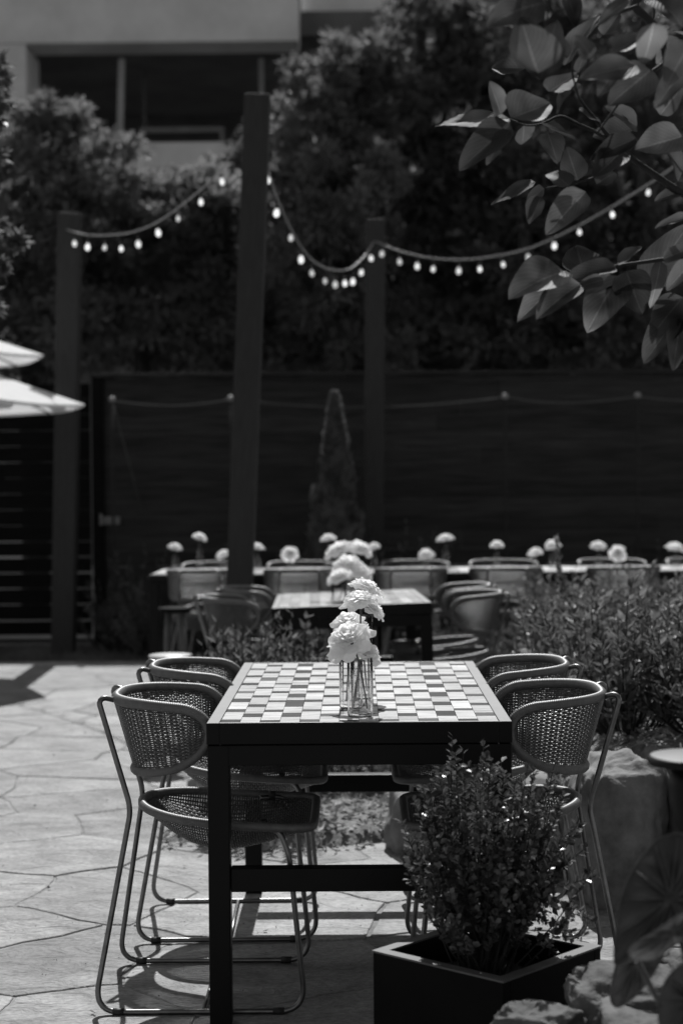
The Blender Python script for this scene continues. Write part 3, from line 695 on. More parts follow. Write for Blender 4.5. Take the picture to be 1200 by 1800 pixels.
GN = 'wicker chairs pushed up to the nearest table'
cxl = gnd(350, 1788).x; yA, yB = (4.297+4.757)/2, (4.973+5.441)/2
dxl = TX-cxl
chair(cxl, yA, 0, 'wicker chair in front on the left of the nearest table, wholly in view', GN)
chair(cxl+.012, yB, R(1), 'second wicker chair on the left side of the nearest table', GN)
chair(TX+dxl, yA, PI, 'wicker chair in front on the right of the nearest table, behind the boxwood planter', GN)
chair(TX+dxl-.01, yB, PI, 'second wicker chair on the right side of the nearest table', GN)
G2 = 'wicker chairs around the second table'
T2X = tab2.location.x
chair(T2X-.50, 8.30, R(8), 'nearer wicker chair on the left of the second table', G2)
chair(T2X-.45, 8.98, R(1.5), 'farther wicker chair on the left of the second table', G2)
chair(T2X+.50, 8.48, PI+R(1.5), 'nearer wicker chair on the right of the second table', G2)
chair(T2X+.49, 9.08, PI+R(1.5), 'farther wicker chair on the right of the second table', G2)

# long far table
lt = empty('long_table', (at(262, 1010, 11.05).x, 11.05, 0), R(-.1)); tag(lt, 'long narrow black table with flower vases in a row before the fence', 'table')
mb = MB(); mb.box2((0, 0, .705), (6.0, .66, .75)); mb.build('tabletop', M['black'], lt, bevel=.003)
mb = MB()
for i in range(15): mb.box2((.02+i*.398, .015, .7505), (.02+i*.398+.392, .645, .756), i % 3)
mb.build('tile_inlay', [M['t0'], M['t2'], M['t1']], lt)
for x in (.03, 2.0, 4.0, 5.97):
    for y in (.04, .62): mb = MB(); mb.box((x, y, .352), (.06, .06, .705)); mb.build('leg', M['black'], lt, bevel=.003)
mb = MB(); mb.box2((.061, .02, .64), (5.93, .06, .70)); mb.box2((.061, .6, .64), (5.93, .64, .70)); mb.build('apron', M['black'], lt)
GF, GB = 'wicker chairs on the near side of the long table', 'wicker chairs on the far side of the long table'
for px, lab in ((357,'leftmost near-side chair at the long table, left of the leaning post'),(527,'near-side chair at the long table, right of the leaning post'),(722,'near-side chair at the long table, right of the second table flowers'),(889,'near-side chair at the long table, above the right chairs of the second table'),(1095,'near-side chair at the long table, mostly hidden by the tall twig shrub')):
    chair(at(px, 1050, 11.0).x, 11.02, PI/2+R(random.uniform(-3, 3)), lab, GF)
for px, lab in ((380,'leftmost far-side chair at the long table, left of the leaning post'),(530,'far-side chair at the long table, right of the leaning post'),(730,'far-side chair at the long table, right of the cone-shaped conifer'),(884,'far-side chair at the long table, under the flower left of the close pair'),(1075,'far-side chair at the long table, under a flower pair at the right'),(1230,'far-side chair at the long table, cut by the right edge')):
    chair(at(px, 1050, 11.75).x, 11.70, -PI/2+R(random.uniform(-3, 3)), lab, GB)

# round side tables / stools
def round_stool(px, py, Y, r, label, sm='stool'):
    c = at(px, py, Y); o = empty('round_stool', (c.x, Y, 0)); tag(o, label, 'stool', 'round stools left of the second table')
    mb = MB(); mb.lathe([(0,-.022),(r*.93,-.022),(r,-.012),(r,-.003),(r*.97,0),(0,0)], (0,0,c.z), 36); mb.build('seat', M[sm], o)
    for k in range(4):
        a = PI/4+k*PI/2; mb = MB(); mb.tube([(r*.55*math.cos(a), r*.55*math.sin(a), c.z-.02), (r*.95*math.cos(a), r*.95*math.sin(a), 0)], [.017, .010], 8); mb.build('leg', M['tube'] if False else mat('stool_leg', .09, .5, .1, 20), o)
    return o
round_stool(300, 1151, 8.2, .105, 'low round pale stool behind the left chairs of the nearest table')
round_stool(308, 1068, 10.0, .10, 'taller round dark stool on splayed legs, under the left end of the long table', 'gate')

# ------------------------------------------------------------------ FLOWERS AND VASES
def bloom_mesh(name, seed, petals=(7, 6, 6, 5, 5, 4, 3)):
    r2 = random.Random(seed); mb = MB(); nr = len(petals)
    for k, npet in enumerate(petals):
        f = k/(nr-1)                      # 0 outer, 1 inner
        for q in range(npet):
            a0 = 2*PI*(q+.5*(k % 2))/npet+r2.uniform(-.15, .15)
            L_ = (.058-.036*f)*r2.uniform(.88, 1.12); wd = (.78+.1*f)*2*PI/npet*r2.uniform(.9, 1.15)
            op = R(4+66*f**.85)+r2.uniform(-.14, .14)     # elevation at tip
            ph, ph2 = r2.uniform(0, 6), r2.uniform(0, 6); amp = .0034*(1-.72*f)
            na, nb_ = 19, 9; V = np.zeros((nb_, na, 3))
            for ib in range(nb_):
                b = ib/(nb_-1)
                # profile: rises from the base then opens outwards
                r_ = .004+L_*(b*math.cos(op)+.12*math.sin(PI*b)); z_ = -.010+.004*k+L_*math.sin(op)*b+.012*math.sin(PI*b*.9)*(1-f*.5)-(.010*(1-f))*b*b
                for ia in range(na):
                    a = -1+2*ia/(na-1); edge = 1-.20*abs(a)**2.5*b
                    wloc = wd*(.35+.65*math.sin(PI*min(1, b*.72+.12)))
                    ang = a0+a*wloc
                    ruf = amp*b**2*(math.sin(a*4+ph)+.5*math.sin(a*9+ph2)+.16*math.sin(a*21+ph))
                    rr_ = r_*edge+ruf*.6; zz_ = z_+ruf+.012*(a*a)*b*(1-.6*f)
                    V[ib, ia] = (rr_*math.cos(ang), rr_*math.sin(ang), zz_)
            mb.grid(V)
    return mb
blooms = []
for s in range(4):
    o = bloom_mesh('bloom', 30+s).build('bloom', M['petal']); blooms.append(o.data); bpy.data.objects.remove(o)
def flower(px, py, Y, size_px, vbase, tilt, label, group, sq=1.0, seed=0, stem_end=None):
    """bloom centred at pixel, stem running down into its vase"""
    c = at(px, py, Y); s = size_px*Y/FPX/.118
    end = Vector(stem_end) if stem_end is not None else Vector(vbase)
    o = empty('flower', end); tag(o, label, 'flower', group)
    b = bpy.data.objects.new('bloom', blooms[seed % 4]); COL.objects.link(b); b.parent = o
    b.location = c-end; b.rotation_euler = tilt; b.scale = (s, s, s*sq)
    up = Matrix.Rotation(tilt[2], 3, 'Z') @ Matrix.Rotation(tilt[1], 3, 'Y') @ Matrix.Rotation(tilt[0], 3, 'X') @ Vector((0, 0, 1))
    top = c-end-up*.012*s
    mid = top-up*.04
    P = [(0,0,0)]; 
    for k in range(1, 11):
        t = k/10; P.append(Vector((0,0,0))*(1-t)**2+mid*2*t*(1-t)*1.0+top*t*t)
    mb = MB(); mb.tube(P, [.0021+.0004*(k/10) for k in range(11)], 7)
    mb.lathe([(0,-.004),(.006,0),(.008,.006),(.0,.008)], top, 8)
    st = mb.build('stem', M['stem'], o)
    # sepals
    mb = MB(); n = 5; A = np.arange(n)*2*PI/n
    mb.inst(LT, LF, np.repeat(np.array([top]), n, 0)-np.array([0,0,.002]), np.c_[np.cos(A), np.sin(A), -.25*np.ones(n)], np.tile([0,0,1.], (n,1)), .026, .006); mb.build('sepal', M['stem'], o)
    return o
def vase(x, y, z, r, h, water, label, group, ribs=0, kind='tumbler'):
    o = empty('glass_vase', (x, y, z)); tag(o, label, 'vase', group)
    mod = (lambda a: 1+.018*np.cos(a*ribs)) if ribs else None; n = max(48, ribs*8)
    th = .0022
    if kind == 'tumbler':
        prof = [(0,.0),(r*.94,0),(r,.004),(r,h-.001),(r-th*.5,h),(r-th,h-.001),(r-th,.014),(r*.9-th,.009),(0,.009)]
    else:
        nk = r*.55; prof = [(0,0),(r*.95,0),(r,.005),(r,h*.38),(nk,h*.52),(nk,h*.60),(nk*1.25,h*.66),(nk,h*.72),(nk*1.1,h-.001),(nk,h),(nk-th,h-.002),(nk-th,h*.5),(r-th,h*.36),(r-th,.009),(0,.009)]
    mb = MB(); mb.lathe(prof, (0,0,.0008), n, mod=mod); mb.build('glass', M['glass'], o)
    if water:
        rw = r-th-.0006; mb = MB(); mb.lathe([(0,.0105),(rw*.97,.0115),(rw,.016),(rw,water),(0,water)], (0,0,0), 40, mod=(lambda a: .985+.0*a) if ribs else None); mb.build('water', M['water'], o)
    return o
ZT = .7512
GV, GFl = 'glass vases on the nearest table', 'white flowers on the nearest table'
vA = at(633, 1258, 4.30); vB = at(617, 1244, 4.46); vC = at(637, 1232, 4.66)
vase(vA.x, 4.30, ZT, .0315, .148, .125, 'front ribbed glass tumbler of water on the nearest table', GV, ribs=14)
vase(vB.x, 4.46, ZT, .0300, .135, .10, 'glass tumbler half behind the front one on the nearest table', GV, ribs=14)
vase(vC.x, 4.66, ZT, .0290, .225, .15, 'tall clear glass vase, rearmost on the nearest table', GV)
flower(617, 1128, 4.27, 92, None, (R(32), R(-26), 0), 'largest white ruffled bloom, lowest and nearest on the nearest table', GFl, .95, 0, (vA.x+.018, 4.30, ZT+.02))
flower(641, 1150, 4.36, 66, None, (R(15), R(25), 0), 'small white bloom tucked behind the largest one at its lower right', GFl, .9, 1, (vA.x-.018, 4.31, ZT+.02))
flower(632, 1058, 4.45, 66, None, (R(12), R(-12), R(20)), 'white bloom above the gap, second from the top in the nearest group', GFl, .8, 2, (vB.x+.012, 4.46, ZT+.02))
flower(612, 1097, 4.50, 64, None, (R(10), R(-30), R(60)), 'pale bloom peeking out just above the largest one, at the left', GFl, .8, 3, (vB.x-.012, 4.46, ZT+.02))
flower(643, 1036, 4.66, 66, None, (R(16), R(20), R(40)), 'topmost white bloom of the nearest group', GFl, .75, 1, (vC.x+.012, 4.66, ZT+.02))
flower(652, 1074, 4.68, 58, None, (R(10), R(35), R(10)), 'small white bloom facing right over the tall vase', GFl, .85, 0, (vC.x-.012, 4.67, ZT+.02))
# second table
GV2, GF2 = 'glass vases on the second table', 'white flowers on the second table'
vD = at(596, 1060, 8.25); zD = vD.z
zt2 = .745
vase(at(596, 1060, 8.3).x, 8.3, zt2+.012, .036, .12, .07, 'glass tumbler standing in front on the second table', GV2)
vase(at(618, 1050, 8.6).x, 8.6, zt2+.008, .036, .15, .09, 'glass tumbler standing behind on the second table', GV2)
for (px, py, Y, s, tl, lab, k, vx) in ((597,1016,8.28,52,(R(15),R(-20),0),'white bloom lowest left over the second table',1,596),(631,1008,8.5,56,(R(20),R(25),0),'white bloom lowest right over the second table',2,618),(613,994,8.45,62,(R(12),R(5),0),'white bloom in the middle of the second table group',3,596),(598,968,8.6,58,(R(10),R(-20),0),'white bloom highest left over the second table',0,618),(630,967,8.7,54,(R(14),R(18),0),'white bloom highest right over the second table',1,618)):
    yv = 8.3 if vx == 596 else 8.6
    flower(px, py, Y, s, None, tl, lab, GF2, .8, k, (at(vx, 1060, yv).x, yv, zt2+.03))
# long table row
GV3, GF3 = 'small glass bottles in a row on the long table', 'white flowers in a row on the long table'
row = [(308,962,26,'first bloom from the left on the long table'),(351,945,28,'bloom standing higher, second from the left on the long table'),(393,975,28,'bloom half hidden by the left side of the leaning post'),(452,962,27,'bloom just right of the leaning post on the long table'),(510,974,30,'round open bloom facing the camera, left of the cone-shaped conifer'),(577,947,30,'bloom in front of the cone-shaped conifer'),(657,961,24,'small bloom just right of the second table flowers'),(749,974,30,'lower bloom of the pair right of the middle post'),(783,947,32,'higher bloom of the pair right of the middle post'),(873,958,26,'lone small bloom under the middle of the right fence'),(941,971,28,'lower left bloom of the close pair before the tall twig'),(971,958,30,'higher right bloom of the close pair before the tall twig'),(1052,960,30,'bloom just right of the tall twig'),(1085,973,32,'round bloom facing the camera, right of the tall twig'),(1187,963,34,'bloom at the right edge on the long table')]
for i, (px, py, s, lab) in enumerate(row):
    low = py > 966; Y = 11.25 if low else 11.5
    top = at(px, py+12, Y); x = top.x; h = max(.06, top.z-.757)
    vase(x, Y, .757, .030, h, h*.3, 'glass bottle under the '+lab, GV3, kind='bottle')
    face = (510 == px or px == 1085)
    flower(px, py, Y, s, None, (R(70) if face else R(random.uniform(8, 30)), R(random.uniform(-20, 20)), 0), lab, GF3, .75 if not face else 1, i, (x, Y, .775))

# ------------------------------------------------------------------ SHRUBS
def shrub_mesh(r2, nst, h, spread, leafL, leafW, lean=.5, dens=26, upright=1.0, zmin=.0, mat_=None, fat=False):
    mb = MB(); P = []; D = []; Nn = []; Ls = []
    tw = MB()
    for i in range(nst):
        a = r2.uniform(0, 2*PI); rr = spread*math.sqrt(r2.random()); hh = h*r2.uniform(.5, 1.12)*(1-.25*(rr/spread)**2)
        b0 = np.array([rr*.35*math.cos(a), rr*.35*math.sin(a), zmin]); tip = np.array([rr*1.1*math.cos(a), rr*1.1*math.sin(a), hh])+np.r_[r2.normal(size=2)*.03, 0]
        mid = (b0+tip)/2+np.array([math.cos(a), math.sin(a), 0])*lean*.06
        T = np.linspace(0, 1, 7)[:, None]; Q = b0*(1-T)**2+mid*2*T*(1-T)+tip*T**2
        tw.tube(Q, np.linspace(.004, .0012, 7)*(h/.5), 4, caps=False)
        m_ = dens; t = r2.uniform(.25, 1.0, m_)[:, None]; p = b0*(1-t)**2+mid*2*t*(1-t)+tip*t**2; ax = (tip-b0)/np.linalg.norm(tip-b0)
        o_ = r2.normal(size=(m_, 3)); o_ -= ax*(o_@ax)[:, None]; o_ /= np.linalg.norm(o_, axis=1)[:, None]
        P.append(p+o_*.004); D.append(ax*upright*r2.uniform(.5, 1.3, (m_, 1))+o_*.8); Nn.append(ax*.8-o_*.3+r2.normal(size=(m_, 3))*.35); Ls.append(r2.uniform(.65, 1.15, m_)*(1.0-.25*t[:, 0]))
    P = np.concatenate(P); D = np.concatenate(D); Nn = np.concatenate(Nn); Ls = np.concatenate(Ls)
    if fat:
        T_ = [(0,0,0),(.3,.32,.05),(.3,0,0),(.3,-.32,.05),(.68,.5,.06),(.68,0,-.01),(.68,-.5,.06),(1,0,-.02)]
        F3 = [[0,2,1],[0,3,2],[4,5,7],[5,6,7]]; F4 = [[1,2,5,4],[2,3,6,5]]
        k0 = mb.n; mb.inst(T_, F4, P, D, Nn, Ls*leafL, Ls*leafW, smooth=True)
        FF = (np.array(F3)[None]+np.arange(len(P))[:, None, None]*8).reshape(-1, 3)+k0; mb.f.append((FF, 0, True))
    else:
        mb.inst(LT, LF, P, D, Nn, Ls*leafL, Ls*leafW, smooth=True)
    return mb, tw
def make_shrub(name, protos, k, loc, label, group, sc=1.0, rz=0, cat='shrub'):
    o = empty(name, loc, rz); o.scale = (sc,)*3; tag(o, label, cat, group)
    for me, nm in protos[k]:
        q = bpy.data.objects.new(nm, me); COL.objects.link(q); q.parent = o
    return o
def protos_of(n, *a, mat_='shrub', **kw):
    out = []
    for k in range(n):
        r2 = np.random.default_rng(100+k+len(mat_)); mb, tw = shrub_mesh(r2, *a, **kw)
        f = mb.build('foliage', M[mat_]); t = tw.build('stem', M['twig']); out.append([(f.data, 'foliage'), (t.data, 'stem')]); bpy.data.objects.remove(f); bpy.data.objects.remove(t)
    return out
SP = protos_of(3, 60, .62, .36, .082, .033, dens=24, lean=1.4, upright=.7)
NP = protos_of(3, 40, .74, .17, .060, .024, dens=34, lean=.8, upright=.8)
spots = [(.98,6.25),(1.25,6.05),(1.55,6.2),(.92,6.85),(1.22,6.75),(1.55,6.85),(1.85,6.6),(.98,7.5),(1.32,7.45),(1.68,7.5),(2.0,7.3),(1.05,8.2),(1.42,8.15),(1.8,8.2),(2.15,8.1),(1.1,8.95),(1.5,8.95),(1.9,9.0),(2.3,8.9),(1.1,9.75),(1.5,9.8),(1.95,9.75),(2.4,9.8),(2.1,6.4)]
def srow(y): return min(5, int((y-5.95)/.72)) if y < 9.5 else 5
def slabel(x, y):
    r_ = srow(y); xs_ = sorted(a for a, b_ in spots if srow(b_) == r_); k = xs_.index(x)
    return 'leafy upright shrub, '+('leftmost' if k == 0 else 'rightmost' if k == len(xs_)-1 else ['', 'second from the left', 'third from the left', 'fourth from the left'][k])+' in the '+['front', 'second', 'third', 'fourth', 'fifth', 'back'][r_]+' row of the right bed'
for i, (x, y) in enumerate(spots):
    z = bed_h(x, y)
    make_shrub('leafy_shrub', SP, i % 3, (x, y, z-.02), slabel(x, y), 'leafy shrubs filling the bed on the right', sc=random.uniform(.74, .84) if y < 7 else (random.uniform(.66, .78) if y < 8.5 else random.uniform(.55, .66)), rz=random.uniform(0, 6))
# tall twig sticking out
SP1 = protos_of(1, 6, .62, .06, .048, .020, dens=60, mat_='shrub')
p = at(1030, 1130, 8.0); q = make_shrub('leafy_shrub', SP1, 0, (p.x, 8.0, .42), 'tall leafy twig standing out above the shrubs before the close flower pair', 'tall twigs above the bed', sc=1.12); q.rotation_euler = (0, R(-14), 0)
# shrubs behind the nearest table, to the left
for (px, y, sc, lab) in ((425,6.95,1.10,'leafy shrub behind the left chairs of the nearest table'),(500,6.8,1.04,'leafy shrub behind the left half of the nearest table'),(470,7.15,1.10,'leafy shrub just in front of the second table corner')):
    p = at(px, 1130, y); make_shrub('leafy_shrub', NP, int(px) % 3, (p.x, y, .03), lab, 'leafy shrubs between the two tables', sc=sc*.98, rz=px)
for (px, y, sc, lab) in ((585,7.1,.42,'low shrub behind the vases, under the second table'),(690,7.1,.40,'low shrub in front of the right leg of the second table'),(800,7.05,.55,'low shrub between the right chairs of the two tables'),(850,6.7,.62,'low shrub behind the second right chair of the nearest table')):
    p = at(px, 1130, y); make_shrub('leafy_shrub', SP, int(px) % 3, (p.x, y, .05), lab, 'low shrubs beneath the second table', sc=sc, rz=px)
FP = protos_of(2, 60, .62, .26, .05, .012, dens=34, mat_='shrub2')
for (px, y, sc, lab) in ((520,10.0,1.08,'feathery pale plant behind the second table, left of its flowers'),(560,10.2,1.0,'feathery pale plant directly behind the second table flowers'),(770,10.2,.85,'feathery plant behind the right end of the second table'),(905,10.1,.95,'feathery plant behind the shrubs, beneath the near-side chairs')):
    p = at(px, 1060, y); make_shrub('feathery_plant', FP, int(px) % 2, (p.x, y, 0), lab, 'feathery plants before the long table', sc=sc, rz=px, cat='plant')
DP = protos_of(2, 55, .8, .42, .05, .022, dens=34, mat_='pine')
for (px, y, sc, lab) in ((200,13.9,.75,'dark shrub against the fence beside the gate post'),(250,13.6,1.0,'dark shrub left of the long table end'),(285,13.2,.85,'dark shrub behind the left end of the long table'),(380,13.6,1.0,'dark shrub behind the leaning post'),(700,13.9,1.2,'dark shrub right of the middle post'),(1140,14.0,1.0,'dark shrub at the fence, far right'),(480,13.9,.9,'dark shrub left of the cone-shaped conifer')):
    p = at(px, 1060, y); make_shrub('dark_shrub', DP, int(px) % 2, (p.x, y, -.03), lab, 'dark shrubs along the fence', sc=sc, rz=px)
# grass strip in front of gate
mb = MB(); n = 9000; P = np.c_[rng.uniform(-3.8, 1.2, n), rng.uniform(12.95, 14.3, n), np.full(n, -.03)]
mb.inst([(0,.5,0),(0,-.5,0),(1,0,.2)], [[0,1,2]], P, np.c_[rng.normal(size=(n,2))*.4, np.ones(n)], rvec(n), rng.uniform(.04,.10,n), np.full(n,.008)); tag(mb.build('ground_cover', M['hedge']), 'dark low ground cover in front of the gate and fence', 'ground cover', kind='stuff')

# ------------------------------------------------------------------ PLANTER AND BOXWOOD
pc = [gnd(652, 1675, .31), gnd(890, 1722, .31), gnd(1057, 1672, .31)]
pcn = (pc[0]+pc[2])/2; dirv = (pc[1]-pc[0]); side = (pc[1]-pc[0]).length*.5+(pc[2]-pc[1]).length*.5
ang = math.atan2(dirv.y, dirv.x)*.5+(math.atan2((pc[2]-pc[1]).y, (pc[2]-pc[1]).x)-PI/2)*.5
pl = empty('planter_box', (pcn.x+.004, pcn.y+.03, 0), ang); tag(pl, 'black square planter turned cornerwise in front of the nearest table', 'planter')
side *= 1.09; h, t, H = side/2, .024, .31
mb = MB()
mb.box2((-h, -h, 0), (h, -h+t, H-.003)); mb.box2((-h, h-t, 0), (h, h, H-.003)); mb.box2((-h, -h+t, 0), (-h+t, h-t, H-.003)); mb.box2((h-t, -h+t, 0), (h, h-t, H-.003)); mb.box2((-h+t, -h+t, .0), (h-t, h-t, .03))
mb.build('box', M['planter'], pl, bevel=.002)
mb = MB(); e = .0015
O = [(-h-e, -h-e), (h+e, -h-e), (h+e, h+e), (-h-e, h+e)]; I = [(-h+t+e, -h+t+e), (h-t-e, -h+t+e), (h-t-e, h-t-e), (-h+t+e, h-t-e)]
V = [(x, y, H) for x, y in O]+[(x, y, H) for x, y in I]+[(x, y, H-.004) for x, y in O]+[(x, y, H-.004) for x, y in I]
F = []
for k in range(4):
    k2 = (k+1) % 4; F += [[k, k2, 4+k2, 4+k], [8+k2, 8+k, 12+k, 12+k2], [k2, k, 8+k, 8+k2], [4+k, 4+k2, 12+k2, 12+k]]
mb.add(V, F); mb.build('rim', M['prim'], pl)
mb = MB(); gx = np.linspace(-h+t, h-t, 24); mb.grid(np.array([[[x, y, .235+.008*mnoise.noise(Vector((x*30, y*30, 0)))] for x in gx] for y in gx])); mb.build('soil', M['dsoil'], pl)

bx = empty('boxwood', (pcn.x, pcn.y, .24)); tag(bx, 'small-leaved boxwood bush growing in the black planter', 'shrub')
r2 = np.random.default_rng(77); mb = MB(); tw = MB(); P = []; D = []; Nn = []; Ls = []
ccx = at(868, 1480, pcn.y).x-pcn.x
for i in range(140):
    a = r2.uniform(0, 2*PI); el = r2.uniform(.30, 1.0)**.8
    hgt = .22+.255*el if r2.random() > .12 else .13+.2*el
    rr = (.225*math.sqrt(max(0, 1-(el-.35)**2*1.4)))*math.sqrt(r2.random())
    tip = np.array([rr*math.cos(a)*1.0+ccx, rr*math.sin(a)*.9, hgt*(1.10-.35*(rr/.225)**2)*r2.uniform(.72, 1.15)])
    b0 = np.array([r2.normal()*.02, r2.normal()*.02, .0]); mid = (b0+tip)/2+np.array([math.cos(a), math.sin(a), -.3])*.025
    T = np.linspace(0, 1, 9)[:, None]; Q = b0*(1-T)**2+mid*2*T*(1-T)+tip*T**2
    tw.tube(Q, np.linspace(.0026, .0008, 9), 5, caps=False)
    sub = [(b0, mid, tip)]
    for _ in range(3):
        t0 = r2.uniform(.35, .9); p0 = b0*(1-t0)**2+mid*2*t0*(1-t0)+tip*t0**2; dv = (tip-b0)/np.linalg.norm(tip-b0)+r2.normal(size=3)*.45+np.array([0,0,.35]); dv /= np.linalg.norm(dv); tp = p0+dv*r2.uniform(.03, .075)
        sub.append((p0, (p0+tp)/2, tp)); tw.tube([p0, (p0+tp)/2, tp], .0008, 4, caps=False)
    for kk, (q0, q1, q2) in enumerate(sub):
        ax = (q2-q0); ln = np.linalg.norm(ax); ax /= ln; m_ = 26 if kk == 0 else 12
        t_ = (r2.uniform(.35, 1.0, m_) if kk == 0 else r2.uniform(.1, 1, m_))[:, None]; p = q0*(1-t_)**2+q1*2*t_*(1-t_)+q2*t_**2
        o_ = r2.normal(size=(m_, 3)); o_ -= ax*(o_@ax)[:, None]; o_ /= np.linalg.norm(o_, axis=1)[:, None]
        P.append(p); D.append(ax*r2.uniform(.4, 1.1, (m_, 1))+o_*.9); Nn.append(ax*.9-o_*.4+r2.normal(size=(m_, 3))*.35); Ls.append(r2.uniform(.7, 1.15, m_))
# a few long stray shoots as in the photograph
for (px, py, bxp, byp) in ((772,1352,785,1450),(835,1372,838,1450),(868,1345,862,1430),(905,1375,895,1450),(938,1352,925,1440),(742,1385,765,1470),(990,1400,960,1480),(1008,1450,965,1510),(728,1410,760,1490),(815,1360,818,1440),(960,1385,940,1460),(885,1358,880,1440),(1030,1490,980,1530),(718,1545,750,1590),(1015,1600,960,1580),(1045,1620,990,1600),(800,1325,805,1420),(705,1445,735,1520),(712,1500,740,1560),(1048,1540,985,1560),(975,1365,950,1420),(1000,1650,930,1600),(975,1600,920,1560),(985,1690,940,1630),(930,1660,900,1600)):
    tip = np.array(at(px, py, pcn.y-.02))-np.array(bx.location); p0 = np.array(at(bxp, byp, pcn.y))-np.array(bx.location); ax = tip-p0; ln = np.linalg.norm(ax); ax /= ln
    tw.tube([p0, (p0+tip)/2, tip], .0009, 5, caps=False); m_ = int(ln/.0035)+4; t_ = np.linspace(.0, 1, m_)[:, None]; p = p0*(1-t_)+tip*t_
    o_ = r2.normal(size=(m_, 3)); o_ -= ax*(o_@ax)[:, None]; o_ /= np.linalg.norm(o_, axis=1)[:, None]
    P.append(p); D.append(ax*.7+o_*.9); Nn.append(ax*.9-o_*.4+r2.normal(size=(m_, 3))*.3); Ls.append(r2.uniform(.7, 1.15, m_))
P = np.concatenate(P); D = np.concatenate(D); Nn = np.concatenate(Nn); Ls = np.concatenate(Ls)
T_ = [(0,0,0),(.3,.32,.05),(.3,0,0),(.3,-.32,.05),(.68,.5,.06),(.68,0,-.01),(.68,-.5,.06),(1,0,-.02)]
k0 = mb.n; mb.inst(T_, [[1,2,5,4],[2,3,6,5]], P, D, Nn, Ls*.0190, Ls*.0122, smooth=True)
mb.f.append(((np.array([[0,2,1],[0,3,2],[4,5,7],[5,6,7]])[None]+np.arange(len(P))[:, None, None]*8).reshape(-1, 3)+k0, 0, True))
mb.build('foliage', M['box'], bx); tw.build('stem', M['twig'], bx)

# ------------------------------------------------------------------ BOULDERS
def boulder(name, c, dims, m, label, group, seed, sub=5, rough=.16, rz=0, sq=.6):
    bm = bmesh.new(); bmesh.ops.create_icosphere(bm, subdivisions=sub, radius=1)
    for v in bm.verts:
        p = v.co.normalized()
        q = Vector([math.copysign(abs(x)**sq, x) for x in p]); q = q/ max(abs(q.x), abs(q.y), abs(q.z), 1e-6)*.5 + p*.5
        o3 = Vector((seed*3.1, seed, 0))
        n_ = mnoise.noise(p*1.3+o3)*rough*1.5+mnoise.noise(p*3.1+o3)*rough*.6+mnoise.noise(p*8+o3)*rough*.22+mnoise.noise(p*20+o3)*rough*.09+abs(mnoise.noise(p*4.5+o3))*-rough*.5
        q = q*(1+n_); v.co = Vector((q.x*dims[0]/2, q.y*dims[1]/2, q.z*dims[2]/2))
    me = bpy.data.meshes.new(name); bm.to_mesh(me); bm.free()
    for p in me.polygons: p.use_smooth = True
    me.materials.append(m); o = bpy.data.objects.new(name, me); COL.objects.link(o); o.location = c; o.rotation_euler = (0, 0, rz); tag(o, label, 'boulder' if name == 'boulder' else 'rock', group); return o
GBo = 'boulders edging the planting bed'
x1, x2 = at(1022, 1450, 5.35).x, at(1172, 1450, 5.35).x
boulder('boulder', ((x1+x2)/2+.0, 5.50, .19), (x2-x1+.03, .42, .56), M['boulder'], 'big squarish sandstone boulder behind the front right chair', GBo, 2, rough=.14, sq=.5)
boulder('boulder', (x2+.20, 5.35, .20), (.36, .4, .52), M['boulder'], 'sandstone boulder cut by the right edge, beside the big squarish one', GBo, 3, rough=.1)
p = gnd(735, 1470); boulder('boulder', (p.x+.05, 6.28, .08), (.36, .34, .32), M['boulder'], 'rounded boulder seen under the table through the gap', GBo, 4, rough=.08, sq=.8)
boulder('boulder', (.74, 5.95, .12), (.46, .4, .44), M['boulder'], 'boulder hidden mostly by the right chair seats', GBo, 6, rough=.08)
GR = 'rocks in the bottom right corner'
for (px, py, Y, w_, h_, lab, sd) in ((1100,1800,3.42,.27,.20,'nearest rock with a pale ledge right of the planter corner',11),(950,1825,3.3,.17,.11,'low rock at the bottom edge in front of the planter',12),(1215,1745,3.7,.20,.16,'rock at the right edge under the big leaves',13),(1190,1850,3.25,.30,.16,'dark rock in the bottom right corner',14)):
    p = at(px, py, Y); boulder('rock', (p.x, Y, p.z), (w_, w_*.9, h_), M['rock'], lab, GR, sd, rough=.2, rz=sd, sq=.45)
for k, (px, py) in enumerate(((1055,1565),(1085,1575),(1040,1580),(1110,1580))):
    p = gnd(px, py); boulder('rock', (p.x, p.y, .02), (.09+.03*(k % 2), .08, .09), M['rock'], ['second from the left of the small rocks','third from the left of the small rocks','leftmost small rock','rightmost small rock'][k]+' at the foot of the big boulder', 'small rocks at the foot of the boulder', 20+k, sub=3, rough=.25)
# mound carrying the near corner plants
mb = MB(); xs = np.linspace(.50, 2.2, 40); ys = np.linspace(2.0, 4.05, 50)
mb.grid(np.array([[[x, y, -.02+.20*sstep(.62, .9, x-.0*y)*sstep(0, .4, 4.05-y)+.02*mnoise.noise(Vector((x*9, y*9, 0)))] for x in xs] for y in ys])); tag(mb.build('corner_bed', M['soil']), kind='structure')

